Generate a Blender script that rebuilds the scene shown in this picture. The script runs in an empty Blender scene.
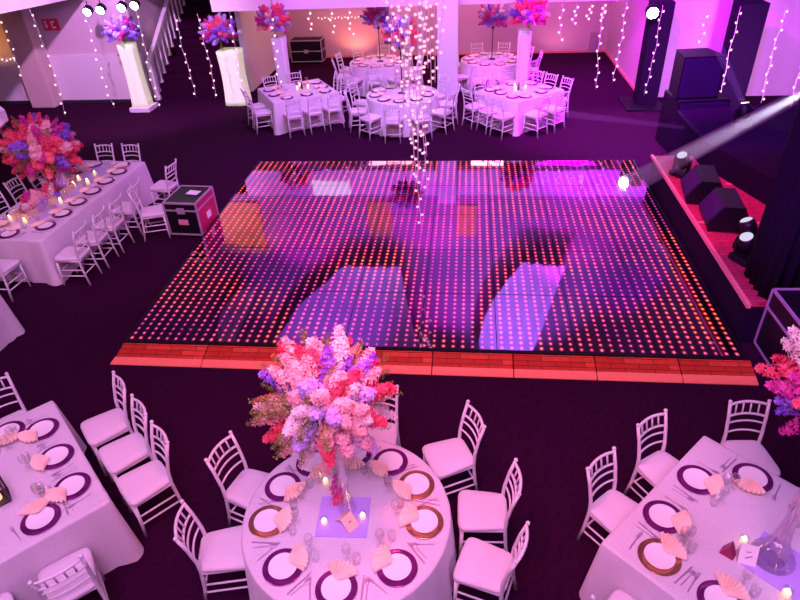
import bpy, math, random
from mathutils import Vector, Matrix
PI = math.pi
S = bpy.context.scene
COL = S.collection
RND = random.Random(7)

# ------------------------------------------------------------------ materials
def nodes(name):
    m = bpy.data.materials.new(name); m.use_nodes = True
    nt = m.node_tree; nt.nodes.clear()
    out = nt.nodes.new('ShaderNodeOutputMaterial')
    return m, nt, out
def pbr(name, col, rough=.5, metal=0, spec=.5, noise=None, bump=None, sheen=0, emit=None, estr=0, trans=0):
    """noise=(scale, amount) varies the colour, bump=(scale, strength)"""
    m, nt, out = nodes(name); N = nt.nodes; L = nt.links
    b = N.new('ShaderNodeBsdfPrincipled'); L.new(b.outputs[0], out.inputs[0])
    b.inputs['Base Color'].default_value = (*col, 1); b.inputs['Roughness'].default_value = rough
    b.inputs['Metallic'].default_value = metal; b.inputs['Specular IOR Level'].default_value = spec
    if sheen: b.inputs['Sheen Weight'].default_value = sheen
    if trans: b.inputs['Transmission Weight'].default_value = trans
    if emit: b.inputs['Emission Color'].default_value = (*emit, 1); b.inputs['Emission Strength'].default_value = estr
    tc = N.new('ShaderNodeTexCoord')
    if noise:
        n = N.new('ShaderNodeTexNoise'); n.inputs['Scale'].default_value = noise[0]; n.inputs['Detail'].default_value = 4
        L.new(tc.outputs['Object'], n.inputs['Vector'])
        mx = N.new('ShaderNodeMix'); mx.data_type = 'RGBA'
        a = noise[1]
        mx.inputs['A'].default_value = (*[max(0, c*(1-a)) for c in col], 1)
        mx.inputs['B'].default_value = (*[min(1, c*(1+a)) for c in col], 1)
        L.new(n.outputs['Fac'], mx.inputs['Factor']); L.new(mx.outputs['Result'], b.inputs['Base Color'])
    if bump:
        n2 = N.new('ShaderNodeTexNoise'); n2.inputs['Scale'].default_value = bump[0]; n2.inputs['Detail'].default_value = 3
        L.new(tc.outputs['Object'], n2.inputs['Vector'])
        bp = N.new('ShaderNodeBump'); bp.inputs['Strength'].default_value = bump[1]; bp.inputs['Distance'].default_value = .01
        L.new(n2.outputs['Fac'], bp.inputs['Height']); L.new(bp.outputs[0], b.inputs['Normal'])
    return m
def emission(name, col, s):
    m, nt, out = nodes(name); e = nt.nodes.new('ShaderNodeEmission')
    e.inputs[0].default_value = (*col, 1); e.inputs[1].default_value = s
    nt.links.new(e.outputs[0], out.inputs[0]); return m
def clearglass(name, tint=(1, 1, 1), k=.03):
    m, nt, out = nodes(name); N = nt.nodes; L = nt.links
    t = N.new('ShaderNodeBsdfTransparent'); t.inputs[0].default_value = (*tint, 1)
    g = N.new('ShaderNodeBsdfGlossy'); g.inputs['Roughness'].default_value = .04
    lw = N.new('ShaderNodeLayerWeight'); lw.inputs['Blend'].default_value = .35
    mp = N.new('ShaderNodeMapRange'); mp.inputs['To Min'].default_value = k; mp.inputs['To Max'].default_value = .45
    L.new(lw.outputs['Facing'], mp.inputs['Value'])
    mix = N.new('ShaderNodeMixShader'); L.new(mp.outputs[0], mix.inputs[0]); L.new(t.outputs[0], mix.inputs[1]); L.new(g.outputs[0], mix.inputs[2])
    L.new(mix.outputs[0], out.inputs[0]); return m

M = {}
M['chair'] = pbr('white_lacquer', (.74, .68, .72), .35)
M['cushion'] = pbr('cushion_fabric', (.70, .62, .68), .8, bump=(120, .25), sheen=.2)
M['cloth'] = pbr('tablecloth_fabric', (.70, .62, .68), .7, noise=(60, .12), bump=(90, .5), sheen=.3)
M['runner'] = pbr('runner_satin', (.55, .45, .72), .4, noise=(30, .1))
M['plate'] = pbr('white_porcelain', (.9, .86, .86), .25)
M['charger'] = pbr('dark_glass_charger', (.26, .03, .24), .14, metal=.6, noise=(7, .9))
M['charger_gold'] = pbr('gold_rim_charger', (.75, .35, .22), .2, metal=.8, noise=(12, .5))
M['napkin'] = pbr('peach_napkin', (.97, .70, .55), .8, noise=(40, .06), sheen=.3)
M['cutlery'] = pbr('polished_steel', (.62, .48, .62), .3, metal=.55)
M['glass'] = clearglass('clear_glass')
M['vase'] = clearglass('vase_glass', (.97, .93, .97), .16)
M['wax'] = pbr('candle_wax', (.95, .85, .7), .5, emit=(1, .62, .28), estr=1.2)
M['flame'] = emission('candle_flame', (1, .55, .2), 14)
M['bulb'] = emission('warm_fairy_bulb', (1, .55, .55), 2.4)
M['bulb2'] = emission('curtain_fairy_bulb', (1, .45, .65), 1.7)
M['wire'] = pbr('pale_wire', (.75, .6, .8), .5)
M['dark'] = pbr('black_paint', (.006, .004, .010), .6, spec=.2)
M['black_case'] = pbr('black_laminate', (.007, .003, .009), .45, spec=.25)
M['case_red'] = pbr('magenta_laminate', (.45, .01, .08), .3, noise=(14, .3))
M['alu'] = pbr('aluminium_edge', (.55, .42, .55), .45, metal=.5)
M['grille'] = pbr('speaker_grille', (.030, .006, .060), .6, spec=.1)
M['label'] = pbr('case_label', (.6, .25, .35), .5)
M['paper'] = pbr('white_paper', (.85, .85, .85), .7)
M['wall'] = pbr('mauve_wall_paint', (.60, .46, .50), .8, noise=(1.2, .06))
M['walllow'] = pbr('pale_wainscot', (.72, .64, .68), .7, noise=(1.5, .05))
M['tan'] = pbr('tan_column_paint', (.62, .45, .42), .8, noise=(2, .06))
M['white'] = pbr('white_wall_paint', (.78, .72, .78), .7)
M['darkwall'] = pbr('dark_upper_wall', (.42, .28, .40), .8)
M['baseboard'] = pbr('dark_baseboard', (.02, .015, .02), .6)
M['ceiling'] = pbr('dark_ceiling', (.10, .06, .10), .9)
M['sign'] = pbr('red_sign', (.7, .02, .08), .5)
M['lace'] = pbr('lace_fabric', (.8, .74, .8), .8, bump=(60, .8))
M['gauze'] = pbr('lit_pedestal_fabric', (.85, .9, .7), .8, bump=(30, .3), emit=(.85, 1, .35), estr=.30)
M['drape'] = pbr('white_swag_fabric', (.8, .75, .85), .8, noise=(3, .15))
M['blackdrape'] = pbr('black_velvet', (.009, .002, .016), .9, spec=.1)
M['orange'] = pbr('orange_lit_niche', (.85, .45, .15), .7, noise=(4, .4))  # orange light on the niche and doors is put into this colour
M['mirror'] = pbr('lilac_reflection_paint', (.52, .36, .85), .35)  # the tile's mirror reflection is painted in as matte lilac
M['card'] = pbr('card_stock', (.88, .82, .85), .6)
M['peachcard'] = pbr('peach_card', (.95, .62, .45), .6)
M['ink'] = pbr('dark_ink', (.03, .01, .04), .6)
M['wine'] = pbr('wine_card', (.30, .0, .09), .4)
M['planter'] = pbr('pale_wood', (.75, .55, .35), .6, noise=(25, .25))
M['stem'] = pbr('dark_stem', (.05, .02, .03), .5)
FL = {}
def petal(name, c, c2=None):
    m, nt, out = nodes(name); N = nt.nodes; L = nt.links
    d = N.new('ShaderNodeBsdfPrincipled'); d.inputs['Roughness'].default_value = .7; d.inputs['Specular IOR Level'].default_value = .2
    tr = N.new('ShaderNodeBsdfTranslucent')
    tc = N.new('ShaderNodeTexCoord'); n = N.new('ShaderNodeTexNoise'); n.inputs['Scale'].default_value = 22
    L.new(tc.outputs['Object'], n.inputs['Vector'])
    r = N.new('ShaderNodeValToRGB'); r.color_ramp.elements[0].position = .38; r.color_ramp.elements[1].position = .62
    r.color_ramp.elements[0].color = (*c, 1); r.color_ramp.elements[1].color = (*(c2 or tuple(min(1, x*1.4+.03) for x in c)), 1)
    L.new(n.outputs['Fac'], r.inputs[0]); L.new(r.outputs[0], d.inputs['Base Color']); L.new(r.outputs[0], tr.inputs[0])
    mx = N.new('ShaderNodeMixShader'); mx.inputs[0].default_value = .2
    L.new(d.outputs[0], mx.inputs[1]); L.new(tr.outputs[0], mx.inputs[2]); L.new(mx.outputs[0], out.inputs[0])
    FL[name] = m
petal('hot_pink_petal', (.80, .03, .12), (.95, .16, .25))
petal('coral_petal', (.92, .10, .12), (1, .30, .30))
petal('blush_petal', (.95, .42, .45), (1, .66, .66))
petal('pale_petal', (.90, .66, .66), (1, .88, .85))
petal('purple_petal', (.22, .06, .62), (.42, .22, .80))
petal('lilac_petal', (.48, .32, .80), (.70, .55, .90))
petal('olive_leaf', (.12, .13, .02), (.42, .42, .10))
petal('magenta_petal', (.60, .01, .30), (.80, .10, .42))

# carpet: dark, with a fine wandering line pattern
def carpet():
    m, nt, out = nodes('dark_carpet'); N = nt.nodes; L = nt.links
    b = N.new('ShaderNodeBsdfPrincipled'); L.new(b.outputs[0], out.inputs[0])
    b.inputs['Roughness'].default_value = .9; b.inputs['Specular IOR Level'].default_value = .15
    b.inputs['Specular IOR Level'].default_value = .04
    tc = N.new('ShaderNodeTexCoord')
    mp = N.new('ShaderNodeMapping'); mp.inputs['Rotation'].default_value = (0, 0, .6); L.new(tc.outputs['Object'], mp.inputs[0])
    w = N.new('ShaderNodeTexWave'); w.inputs['Scale'].default_value = 3.2; w.inputs['Distortion'].default_value = 9; w.inputs['Detail'].default_value = 3; w.inputs['Detail Scale'].default_value = 1.6
    L.new(mp.outputs[0], w.inputs['Vector'])
    r = N.new('ShaderNodeValToRGB'); r.color_ramp.elements[0].position = .0; r.color_ramp.elements[1].position = .22
    r.color_ramp.elements[0].color = (.021, .0018, .016, 1); r.color_ramp.elements[1].color = (.028, .0022, .022, 1)
    L.new(w.outputs['Fac'], r.inputs[0]); L.new(r.outputs[0], b.inputs['Base Color'])
    n = N.new('ShaderNodeTexNoise'); n.inputs['Scale'].default_value = 160; L.new(tc.outputs['Object'], n.inputs['Vector'])
    ad = N.new('ShaderNodeMath'); ad.operation = 'MULTIPLY_ADD'; ad.inputs[1].default_value = .5
    L.new(w.outputs['Fac'], ad.inputs[0]); L.new(n.outputs['Fac'], ad.inputs[2])
    bp = N.new('ShaderNodeBump'); bp.inputs['Strength'].default_value = .12; bp.inputs['Distance'].default_value = .01
    L.new(ad.outputs[0], bp.inputs['Height']); L.new(bp.outputs[0], b.inputs['Normal'])
    return m
M['carpet'] = carpet()

FX0, FX1, FY0, FY1 = -4.44, 3.35, 6.06, 12.30
PW, PD = (FX1-FX0)/8, (FY1-FY0)/5
def led_floor():
    """glossy black panels with a grid of small red and pink lamps under the glass"""
    m, nt, out = nodes('led_dance_floor'); N = nt.nodes; L = nt.links
    def math_(op, a, b=None, c=None):
        n = N.new('ShaderNodeMath'); n.operation = op
        for k, v in enumerate((a, b, c)):
            if v is None: continue
            if isinstance(v, (int, float)): n.inputs[k].default_value = v
            else: L.new(v, n.inputs[k])
        return n.outputs[0]
    tc = N.new('ShaderNodeTexCoord'); sep = N.new('ShaderNodeSeparateXYZ'); L.new(tc.outputs['Object'], sep.inputs[0])
    x = math_('ADD', sep.outputs[0], -FX0); y = math_('ADD', sep.outputs[1], -FY0)
    px, py = PW/8, PD/12
    fx = math_('SUBTRACT', math_('FRACT', math_('DIVIDE', x, px)), .5)
    fy = math_('SUBTRACT', math_('FRACT', math_('DIVIDE', y, py)), .5)
    dx = math_('MULTIPLY', fx, px); dy = math_('MULTIPLY', fy, py*.75)
    d = math_('SQRT', math_('ADD', math_('MULTIPLY', dx, dx), math_('MULTIPLY', dy, dy)))
    dot = math_('LESS_THAN', d, .0125)
    halo = N.new('ShaderNodeMapRange'); halo.inputs['From Min'].default_value = .012; halo.inputs['From Max'].default_value = .042
    halo.inputs['To Min'].default_value = 1; halo.inputs['To Max'].default_value = 0; L.new(d, halo.inputs['Value'])
    h2 = math_('POWER', halo.outputs[0], 2.0)
    # per-lamp cell coordinates
    cx = math_('FLOOR', math_('DIVIDE', x, px)); cy = math_('FLOOR', math_('DIVIDE', y, py))
    comb = N.new('ShaderNodeCombineXYZ'); L.new(cx, comb.inputs[0]); L.new(cy, comb.inputs[1])
    nz = N.new('ShaderNodeTexNoise'); nz.inputs['Scale'].default_value = .085; nz.inputs['Detail'].default_value = 2; L.new(comb.outputs[0], nz.inputs['Vector'])
    wn = N.new('ShaderNodeTexWhiteNoise'); L.new(comb.outputs[0], wn.inputs['Vector'])
    # colour: red-orange to pink
    ramp = N.new('ShaderNodeValToRGB'); e = ramp.color_ramp.elements
    e[0].position = .36; e[0].color = (.75, .05, .45, 1); e[1].position = .66; e[1].color = (1, .085, .03, 1)
    mid = e.new(.5); mid.color = (1, .07, .13, 1)
    L.new(nz.outputs['Fac'], ramp.inputs[0])
    st = N.new('ShaderNodeMapRange'); st.inputs['From Min'].default_value = .38; st.inputs['From Max'].default_value = .6
    st.inputs['To Min'].default_value = 1.2; st.inputs['To Max'].default_value = 4.0; L.new(nz.outputs['Fac'], st.inputs['Value'])
    st2 = math_('MULTIPLY', st.outputs[0], math_('MULTIPLY_ADD', wn.outputs['Value'], .6, .7))
    amount = math_('MULTIPLY', st2, math_('ADD', dot, math_('MULTIPLY', h2, .22)))
    # seams between the panels
    sx = math_('ABSOLUTE', math_('SUBTRACT', math_('FRACT', math_('ADD', math_('DIVIDE', x, PW), .5)), .5))
    sy = math_('ABSOLUTE', math_('SUBTRACT', math_('FRACT', math_('ADD', math_('DIVIDE', y, PD), .5)), .5))
    seam = math_('MAXIMUM', math_('LESS_THAN', sx, .005), math_('LESS_THAN', sy, .005))
    amount = math_('MULTIPLY', amount, math_('SUBTRACT', 1, seam))
    em = N.new('ShaderNodeEmission'); L.new(ramp.outputs[0], em.inputs[0]); L.new(amount, em.inputs[1])
    gl = N.new('ShaderNodeBsdfGlossy'); gl.inputs['Color'].default_value = (.33, .20, .40, 1); gl.inputs['Roughness'].default_value = .035
    df = N.new('ShaderNodeBsdfDiffuse'); df.inputs['Color'].default_value = (.02, .012, .03, 1)
    wv = N.new('ShaderNodeTexNoise'); wv.inputs['Scale'].default_value = 1.4; L.new(tc.outputs['Object'], wv.inputs['Vector'])
    bp = N.new('ShaderNodeBump'); bp.inputs['Strength'].default_value = .10; bp.inputs['Distance'].default_value = .02; L.new(wv.outputs['Fac'], bp.inputs['Height']); L.new(bp.outputs[0], gl.inputs['Normal'])
    a1 = N.new('ShaderNodeMixShader'); L.new(math_('MULTIPLY', seam, .9), a1.inputs[0]); L.new(gl.outputs[0], a1.inputs[1]); L.new(df.outputs[0], a1.inputs[2])
    ad = N.new('ShaderNodeAddShader'); L.new(a1.outputs[0], ad.inputs[0]); L.new(em.outputs[0], ad.inputs[1])
    L.new(ad.outputs[0], out.inputs[0])
    return m
M['led'] = led_floor()

def parquet(name, c1, c2):
    m, nt, out = nodes(name); N = nt.nodes; L = nt.links
    b = N.new('ShaderNodeBsdfPrincipled'); b.inputs['Roughness'].default_value = .35; L.new(b.outputs[0], out.inputs[0])
    tc = N.new('ShaderNodeTexCoord')
    ck = N.new('ShaderNodeTexBrick'); ck.inputs['Scale'].default_value = 1; ck.inputs['Brick Width'].default_value = .34; ck.inputs['Row Height'].default_value = .075
    ck.inputs['Mortar Size'].default_value = .004
    ck.inputs['Color1'].default_value = (*c1, 1); ck.inputs['Color2'].default_value = (*c2, 1); ck.inputs['Mortar'].default_value = (c2[0]*.25, c2[1]*.2, c2[2]*.2, 1)
    L.new(tc.outputs['Object'], ck.inputs['Vector'])
    n = N.new('ShaderNodeTexNoise'); n.inputs['Scale'].default_value = 14; L.new(tc.outputs['Object'], n.inputs['Vector'])
    mx = N.new('ShaderNodeMix'); mx.data_type = 'RGBA'; mx.blend_type = 'MULTIPLY'; mx.inputs['Factor'].default_value = .5
    L.new(ck.outputs['Color'], mx.inputs['A']); L.new(n.outputs['Color'], mx.inputs['B']); L.new(mx.outputs['Result'], b.inputs['Base Color'])
    return m
M['parquet'] = parquet('parquet_wood', (.90, .10, .05), (.62, .045, .025))
M['woodedge'] = pbr('orange_wood_edge', (.98, .22, .14), .35, noise=(20, .15))
M['stagewood'] = parquet('stage_planks', (.62, .06, .12), (.48, .04, .09))
M['stageedge'] = pbr('stage_edge_wood', (.75, .25, .22), .4, noise=(20, .2))

# ------------------------------------------------------------------ mesh building
class MB:
    def __init__(s): s.v = []; s.f = []; s.sm = []
    def add(s, vs, fs, smooth=False, mat=None):
        n = len(s.v)
        for p in vs:
            p = Vector(p)
            if mat is not None: p = mat @ p
            s.v.append(p)
        for f in fs: s.f.append([i+n for i in f]); s.sm.append(smooth)
        return s
    def box(s, x0, x1, y0, y1, z0, z1, mat=None, bev=0):
        if bev <= 0:
            vs = [(x, y, z) for z in (z0, z1) for y in (y0, y1) for x in (x0, x1)]
            return s.add(vs, [(0, 2, 3, 1), (4, 5, 7, 6), (0, 1, 5, 4), (2, 6, 7, 3), (0, 4, 6, 2), (1, 3, 7, 5)], mat=mat)
        b = bev
        out = lambda i: [(x0+i, y0+i), (x1-i, y0+i), (x1-i, y1-i), (x0+i, y1-i)]
        # chamfered in plan and on both horizontal edges
        def ring(i, z):
            c = b if i == 0 else b*.6
            X0, X1, Y0, Y1 = x0+i, x1-i, y0+i, y1-i
            return [(X0+c, Y0, z), (X1-c, Y0, z), (X1, Y0+c, z), (X1, Y1-c, z), (X1-c, Y1, z), (X0+c, Y1, z), (X0, Y1-c, z), (X0, Y0+c, z)]
        rs = [ring(b, z0), ring(0, z0+b), ring(0, z1-b), ring(b, z1)]
        vs = [p for r in rs for p in r]
        fs = [list(range(7, -1, -1)), list(range(24, 32))]
        for k in range(3):
            for i in range(8):
                j = (i+1) % 8; fs.append((k*8+i, k*8+j, k*8+8+j, k*8+8+i))
        return s.add(vs, fs, mat=mat)
    def tube(s, path, r, n=8, cap=True, mat=None):
        path = [Vector(p) for p in path]; rs = r if isinstance(r, (list, tuple)) else [r]*len(path)
        vs = []; fs = []
        up = Vector((0, 0, 1)); prev = None
        for i, p in enumerate(path):
            t = (path[min(i+1, len(path)-1)]-path[max(i-1, 0)]).normalized()
            if prev is None:
                a = t.cross(up);
                if a.length < .1: a = t.cross(Vector((1, 0, 0)))
            else: a = prev - t*prev.dot(t)
            a.normalize(); b = t.cross(a); prev = a
            for k in range(n):
                w = 2*PI*k/n; vs.append(p+(a*math.cos(w)+b*math.sin(w))*rs[i])
        for i in range(len(path)-1):
            for k in range(n):
                j = (k+1) % n; fs.append((i*n+k, i*n+j, (i+1)*n+j, (i+1)*n+k))
        if cap: fs.append(list(range(n-1, -1, -1))); fs.append([(len(path)-1)*n+k for k in range(n)])
        return s.add(vs, fs, True, mat)
    def lathe(s, prof, n=20, mat=None, close=True):
        vs = []; fs = []
        for r, z in prof:
            for k in range(n):
                w = 2*PI*k/n; vs.append((r*math.cos(w), r*math.sin(w), z))
        for i in range(len(prof)-1):
            for k in range(n):
                j = (k+1) % n; fs.append((i*n+k, i*n+j, (i+1)*n+j, (i+1)*n+k))
        if close: fs.append(list(range(n-1, -1, -1))); fs.append([(len(prof)-1)*n+k for k in range(n)])
        return s.add(vs, fs, True, mat)
    def ball(s, c, r, n=8, sz=1, mat=None):
        prof = [(max(1e-4, math.sin(PI*k/n))*r, -math.cos(PI*k/n)*r*sz) for k in range(n+1)]
        T = Matrix.Translation(c)
        return s.lathe(prof, max(6, n), (mat @ T) if mat is not None else T, close=False)
    def prism(s, pts, z0, z1, mat=None):
        n = len(pts); vs = [(x, y, z0) for x, y in pts]+[(x, y, z1) for x, y in pts]
        fs = [list(range(n-1, -1, -1)), list(range(n, 2*n))]+[(i, (i+1) % n, n+(i+1) % n, n+i) for i in range(n)]
        return s.add(vs, fs, mat=mat)
    def mesh(s, name, mat):
        me = bpy.data.meshes.new(name); me.from_pydata([tuple(v) for v in s.v], [], s.f)
        me.polygons.foreach_set('use_smooth', s.sm); me.materials.append(mat); me.update()
        return me
def put(name, me, parent=None, loc=None, rot=None, scale=None, mat=None):
    if isinstance(me, MB): raise TypeError
    o = bpy.data.objects.new(name, me); COL.objects.link(o)
    if parent: o.parent = parent
    if loc: o.location = loc
    if rot is not None: o.rotation_euler = (0, 0, rot) if isinstance(rot, (int, float)) else rot
    if scale is not None: o.scale = scale if isinstance(scale, (tuple, list)) else (scale,)*3
    if mat:
        o.material_slots[0].link = 'OBJECT'; o.material_slots[0].material = mat
    return o
def build(name, mb, mat, parent=None, **k): return put(name, mb.mesh(name, mat), parent, **k)
def thing(name, label, cat, loc=(0, 0, 0), rz=0, group=None):
    o = bpy.data.objects.new(name, None); COL.objects.link(o); o.location = loc; o.rotation_euler = (0, 0, rz); o.empty_display_size = .1
    return tag(o, label, cat, group)
def tag(o, label, cat, group=None):
    o['label'] = label; o['category'] = cat
    if group: o['group'] = group
    return o
def struct(name, mb, mat):
    o = build(name, mb, mat); o['kind'] = 'structure'; return o

# ------------------------------------------------------------------ camera
cam = bpy.data.cameras.new('camera'); co = bpy.data.objects.new('camera', cam); COL.objects.link(co)
cam.sensor_width = 36; cam.lens = 616.163*36/800; cam.clip_start = .1; cam.clip_end = 200
fw = Vector((-.10255042, .8205003, -.56237236)); rt = Vector((.99452803, .09590183, -.04143479)); up = Vector((-.01993528, .56354423, .82584532))
mw = Matrix((( rt.x, up.x, -fw.x, 0), (rt.y, up.y, -fw.y, 0), (rt.z, up.z, -fw.z, 5), (0, 0, 0, 1)))
co.matrix_world = mw
S.camera = co

# ------------------------------------------------------------------ room
struct('floor', MB().box(-14, 9.6, -2, 22.4, -.1, 0), M['carpet'])
struct('ceiling', MB().box(-14, 9.6, -2, 17.45, 9.6, 9.8), M['ceiling'])
struct('ceiling_alcove', MB().box(-6.5, 4.7, 17.5, 22.4, 2.75, 2.9), M['wall'])
struct('ceiling_stairwell', MB().box(-14, -6.5, 17.2, 24.5, 5.0, 5.1), M['darkwall'])
struct('wall_back', MB().box(-6.5, 4.7, 22.2, 22.4, 0, 2.75), M['wall'])
struct('wall_right', MB().box(4.55, 4.70, 17.0, 22.2, 0, 2.75), M['wall'])
struct('wall_stage', MB().box(4.70, 9.6, 17.0, 17.2, 0, 2.75), M['wall'])
struct('wall_far_right', MB().box(9.5, 9.6, -2, 17.2, 0, 9.6), M['darkwall'])
struct('wall_far_left', MB().box(-14.1, -14, -2, 17.2, 0, 9.6), M['darkwall'])
struct('wall_behind', MB().box(-14, 9.6, -2.1, -2, 0, 9.6), M['darkwall'])
wl = MB(); wl.box(-14, -9.15, 17.3, 17.45, 1.32, 5.0)
struct('wall_left', wl, M['wall'])
struct('wall_left_lower', MB().box(-14, -9.15, 17.22, 17.45, 0.0, 1.32), M['walllow'])
struct('wall_alcove_side', MB().box(-6.5, -6.35, 18.1, 22.2, 0, 2.75), M['walllow'])
struct('wall_stairwell_end', MB().box(-14, -6.5, 24.3, 24.5, 0, 5), M['darkwall'])
struct('wall_stairwell_side', MB().box(-9.3, -9.15, 17.45, 24.3, 0, 5), M['wall'])
# upper storey facing the camera: front of the mezzanine and the wall above it
struct('wall_mezzanine', MB().box(-6.75, 9.6, 17.15, 17.5, 2.34, 3.15), M['white'])
struct('wall_upper', MB().box(-14, 9.6, 17.30, 17.45, 3.15, 9.6), M['darkwall'])
sf = MB(); sf.prism([(-10.2, 17.2), (-14, 17.2), (-14, 10), (-12.4, 10), (-10.95, 14.75)], 2.80, 3.15)
struct('ceiling_soffit', sf, M['white'])
struct('trim_right', MB().box(4.50, 4.55, 17.0, 22.2, .0, .06), M['stageedge'])
struct('trim_back', MB().box(-6.3, 4.5, 22.14, 22.2, .0, .06), M['stageedge'])
struct('baseboard_left', MB().box(-14, -9.15, 17.17, 17.22, 0, .08), M['baseboard'])
# lighter rail with string bulbs along the back wall and the left wall
def column(name, x0, x1, y0, y1, z1, mat, label=None):
    mb = MB(); mb.box(x0, x1, y0, y1, 0, z1, bev=.012)
    o = struct(name, mb, mat); return o
column('column_white', -.80, -.27, 16.7, 17.15, 3.2, M['white'])
column('column_dark', 4.27, 4.76, 16.2, 16.7, 2.42, M['blackdrape'])
column('column_stage', 5.98, 6.56, 15.5, 16.1, 2.42+.03, M['blackdrape'])
column('column_stage_far', 8.0, 8.6, 14.6, 15.2, 2.42+.03, M['blackdrape'])
column('column_tan', -12.52, -11.82, 16.75, 17.25, 2.82, M['tan'])
struct('trim_plinth', MB().box(3.95, 4.9, 15.8, 16.9, 0, .04), M['dark'])
# unseen niche, doors and glowing patch of the upper storey, placed for their floor reflections
struct('glow_patch_1', MB().box(-4.64, -3.50, 17.10, 17.15, 2.68, 3.12), emission('patch_glow', (.9, .85, 1), 2.0))  # glowing patch added for its bright mirror image in the floor
struct('door_1', MB().box(-3.05, -2.3, 17.25, 17.30, 3.4, 4.6), M['orange'])
struct('door_2', MB().box(-.26, .34, 17.25, 17.30, 3.5, 4.55), M['orange'])
nn = MB(); nn.box(-8.05, -6.5, 17.25, 17.30, 3.45, 5.2)
struct('wall_niche', nn, M['orange'])
struct('door_3', MB().box(3.98, 4.22, 22.12, 22.2, 0, .62), M['darkwall'])

def added_swag(label, pts_top, pts_bot, y=16.35):
    """unseen folded cloth added on the upper wall, shaped for its floor reflection"""
    (ax, az), (bx, bz) = pts_top; (cx, cz), (dx, dz) = pts_bot
    n, m = 18, 16; vs = []; fs = []
    for side in (0, 1):
        for i in range(n+1):
            v = i/n
            for j in range(m+1):
                u = j/m
                lx = ax+(bx-ax)*u; lz = az+(bz-az)*u; qx = cx+(dx-cx)*u; qz = cz+(dz-cz)*u
                bulge = math.sin(PI*v)*.75
                x = lx+(qx-lx)*v-bulge*(1-u)*.5; z = lz+(qz-lz)*v
                yy = y+.05*math.sin(u*PI*7)+.02*side
                vs.append((x, yy, z))
    W = m+1; O = (n+1)*W
    for i in range(n):
        for j in range(m):
            a = i*W+j; fs.append((a, a+1, a+W+1, a+W)); fs.append((O+a, O+a+W, O+a+W+1, O+a+1))
    mb = MB().add(vs, fs, True)
    tag(build('hanging_drape', mb, M['drape']), label, 'drape', 'added cloth drapes of the upper wall')
added_swag('added white cloth drape hung high, mirrored beside the central strands', ((1.75, 5.0), (3.05, 5.1)), ((.55, 8.7), (2.3, 8.6)))
added_swag('added wide white cloth drape hung high, mirrored behind the tall bouquet', ((-3.7, 5.2), (-2.0, 5.2)), ((-6.6, 8.6), (-1.5, 8.6)))
added_swag('added narrow white cloth drape strip hung high above the orange-lit niche', ((-7.3, 6.1), (-6.75, 6.1)), ((-8.6, 8.6), (-8.05, 8.6)))

# ------------------------------------------------------------------ staircase
sd = Vector((.02, 1, 0)).normalized(); sp = Vector((sd.y, -sd.x, 0)); so = Vector((-8.98, 17.45, 0))
def sv(a, b, z): p = so+sd*a+sp*b; return (p.x, p.y, z)
st = thing('staircase', 'dark carpeted staircase with white balustrade rising beside the glowing pedestals', 'staircase', (0, 0, 0))
NS, TR, RI, WID = 16, .29, .185, 2.1
for k in range(NS):
    mb = MB()
    mb.add([sv(k*TR, 0, 0), sv(k*TR+TR, 0, 0), sv(k*TR+TR, WID, 0), sv(k*TR, WID, 0), sv(k*TR-.02, 0, (k+1)*RI), sv(k*TR+TR, 0, (k+1)*RI), sv(k*TR+TR, WID, (k+1)*RI), sv(k*TR-.02, WID, (k+1)*RI)],
           [(0, 1, 2, 3), (4, 7, 6, 5), (0, 4, 5, 1), (1, 5, 6, 2), (2, 6, 7, 3), (3, 7, 4, 0)])
    build('step', mb, M['carpet'], st)
rail = MB(); a0 = Vector(sv(-.05, 0, 1.06)); a1 = Vector(sv(4.6, 0, 1.06+4.6*.638))
d = (a1-a0)
mb = MB()
q = []
for t in (0, 1):
    c = a0+d*t
    for dx_, dz_ in ((-.06, -.045), (.06, -.045), (.06, .05), (-.06, .05)): q.append(c+sp*dx_+Vector((0, 0, dz_)))
mb.add(q, [(3, 2, 1, 0), (4, 5, 6, 7)]+[(i, (i+1) % 4, 4+(i+1) % 4, 4+i) for i in range(4)])
build('handrail', mb, M['chair'], st)
nm = MB(); nm.box(-.07, .07, -.07, .07, 0, 1.02, bev=.012); nm.box(-.085, .085, -.085, .085, 1.02, 1.08, bev=.01); nm.box(-.085, .085, -.085, .085, 0, .12, bev=.01)
build('newel_post', nm, M['chair'], st, loc=sv(-.05, 0, 0), rot=0)
bal = MB(); bal.lathe([(.028, 0), (.028, .1), (.021, .14), (.032, .4), (.021, .7), (.028, .8), (.028, .90)], 8); bal.box(-.035, .035, -.035, .035, -.01, .05)
bme = bal.mesh('baluster', M['chair'])
for k in range(14):
    for h in (0.15,):
        a = k*TR+h
        put('baluster', bme, st, loc=sv(a, .0, (k+1)*RI), scale=(1, 1, (1.06+a*.638-(k+1)*RI-.02)/.90))

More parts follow.
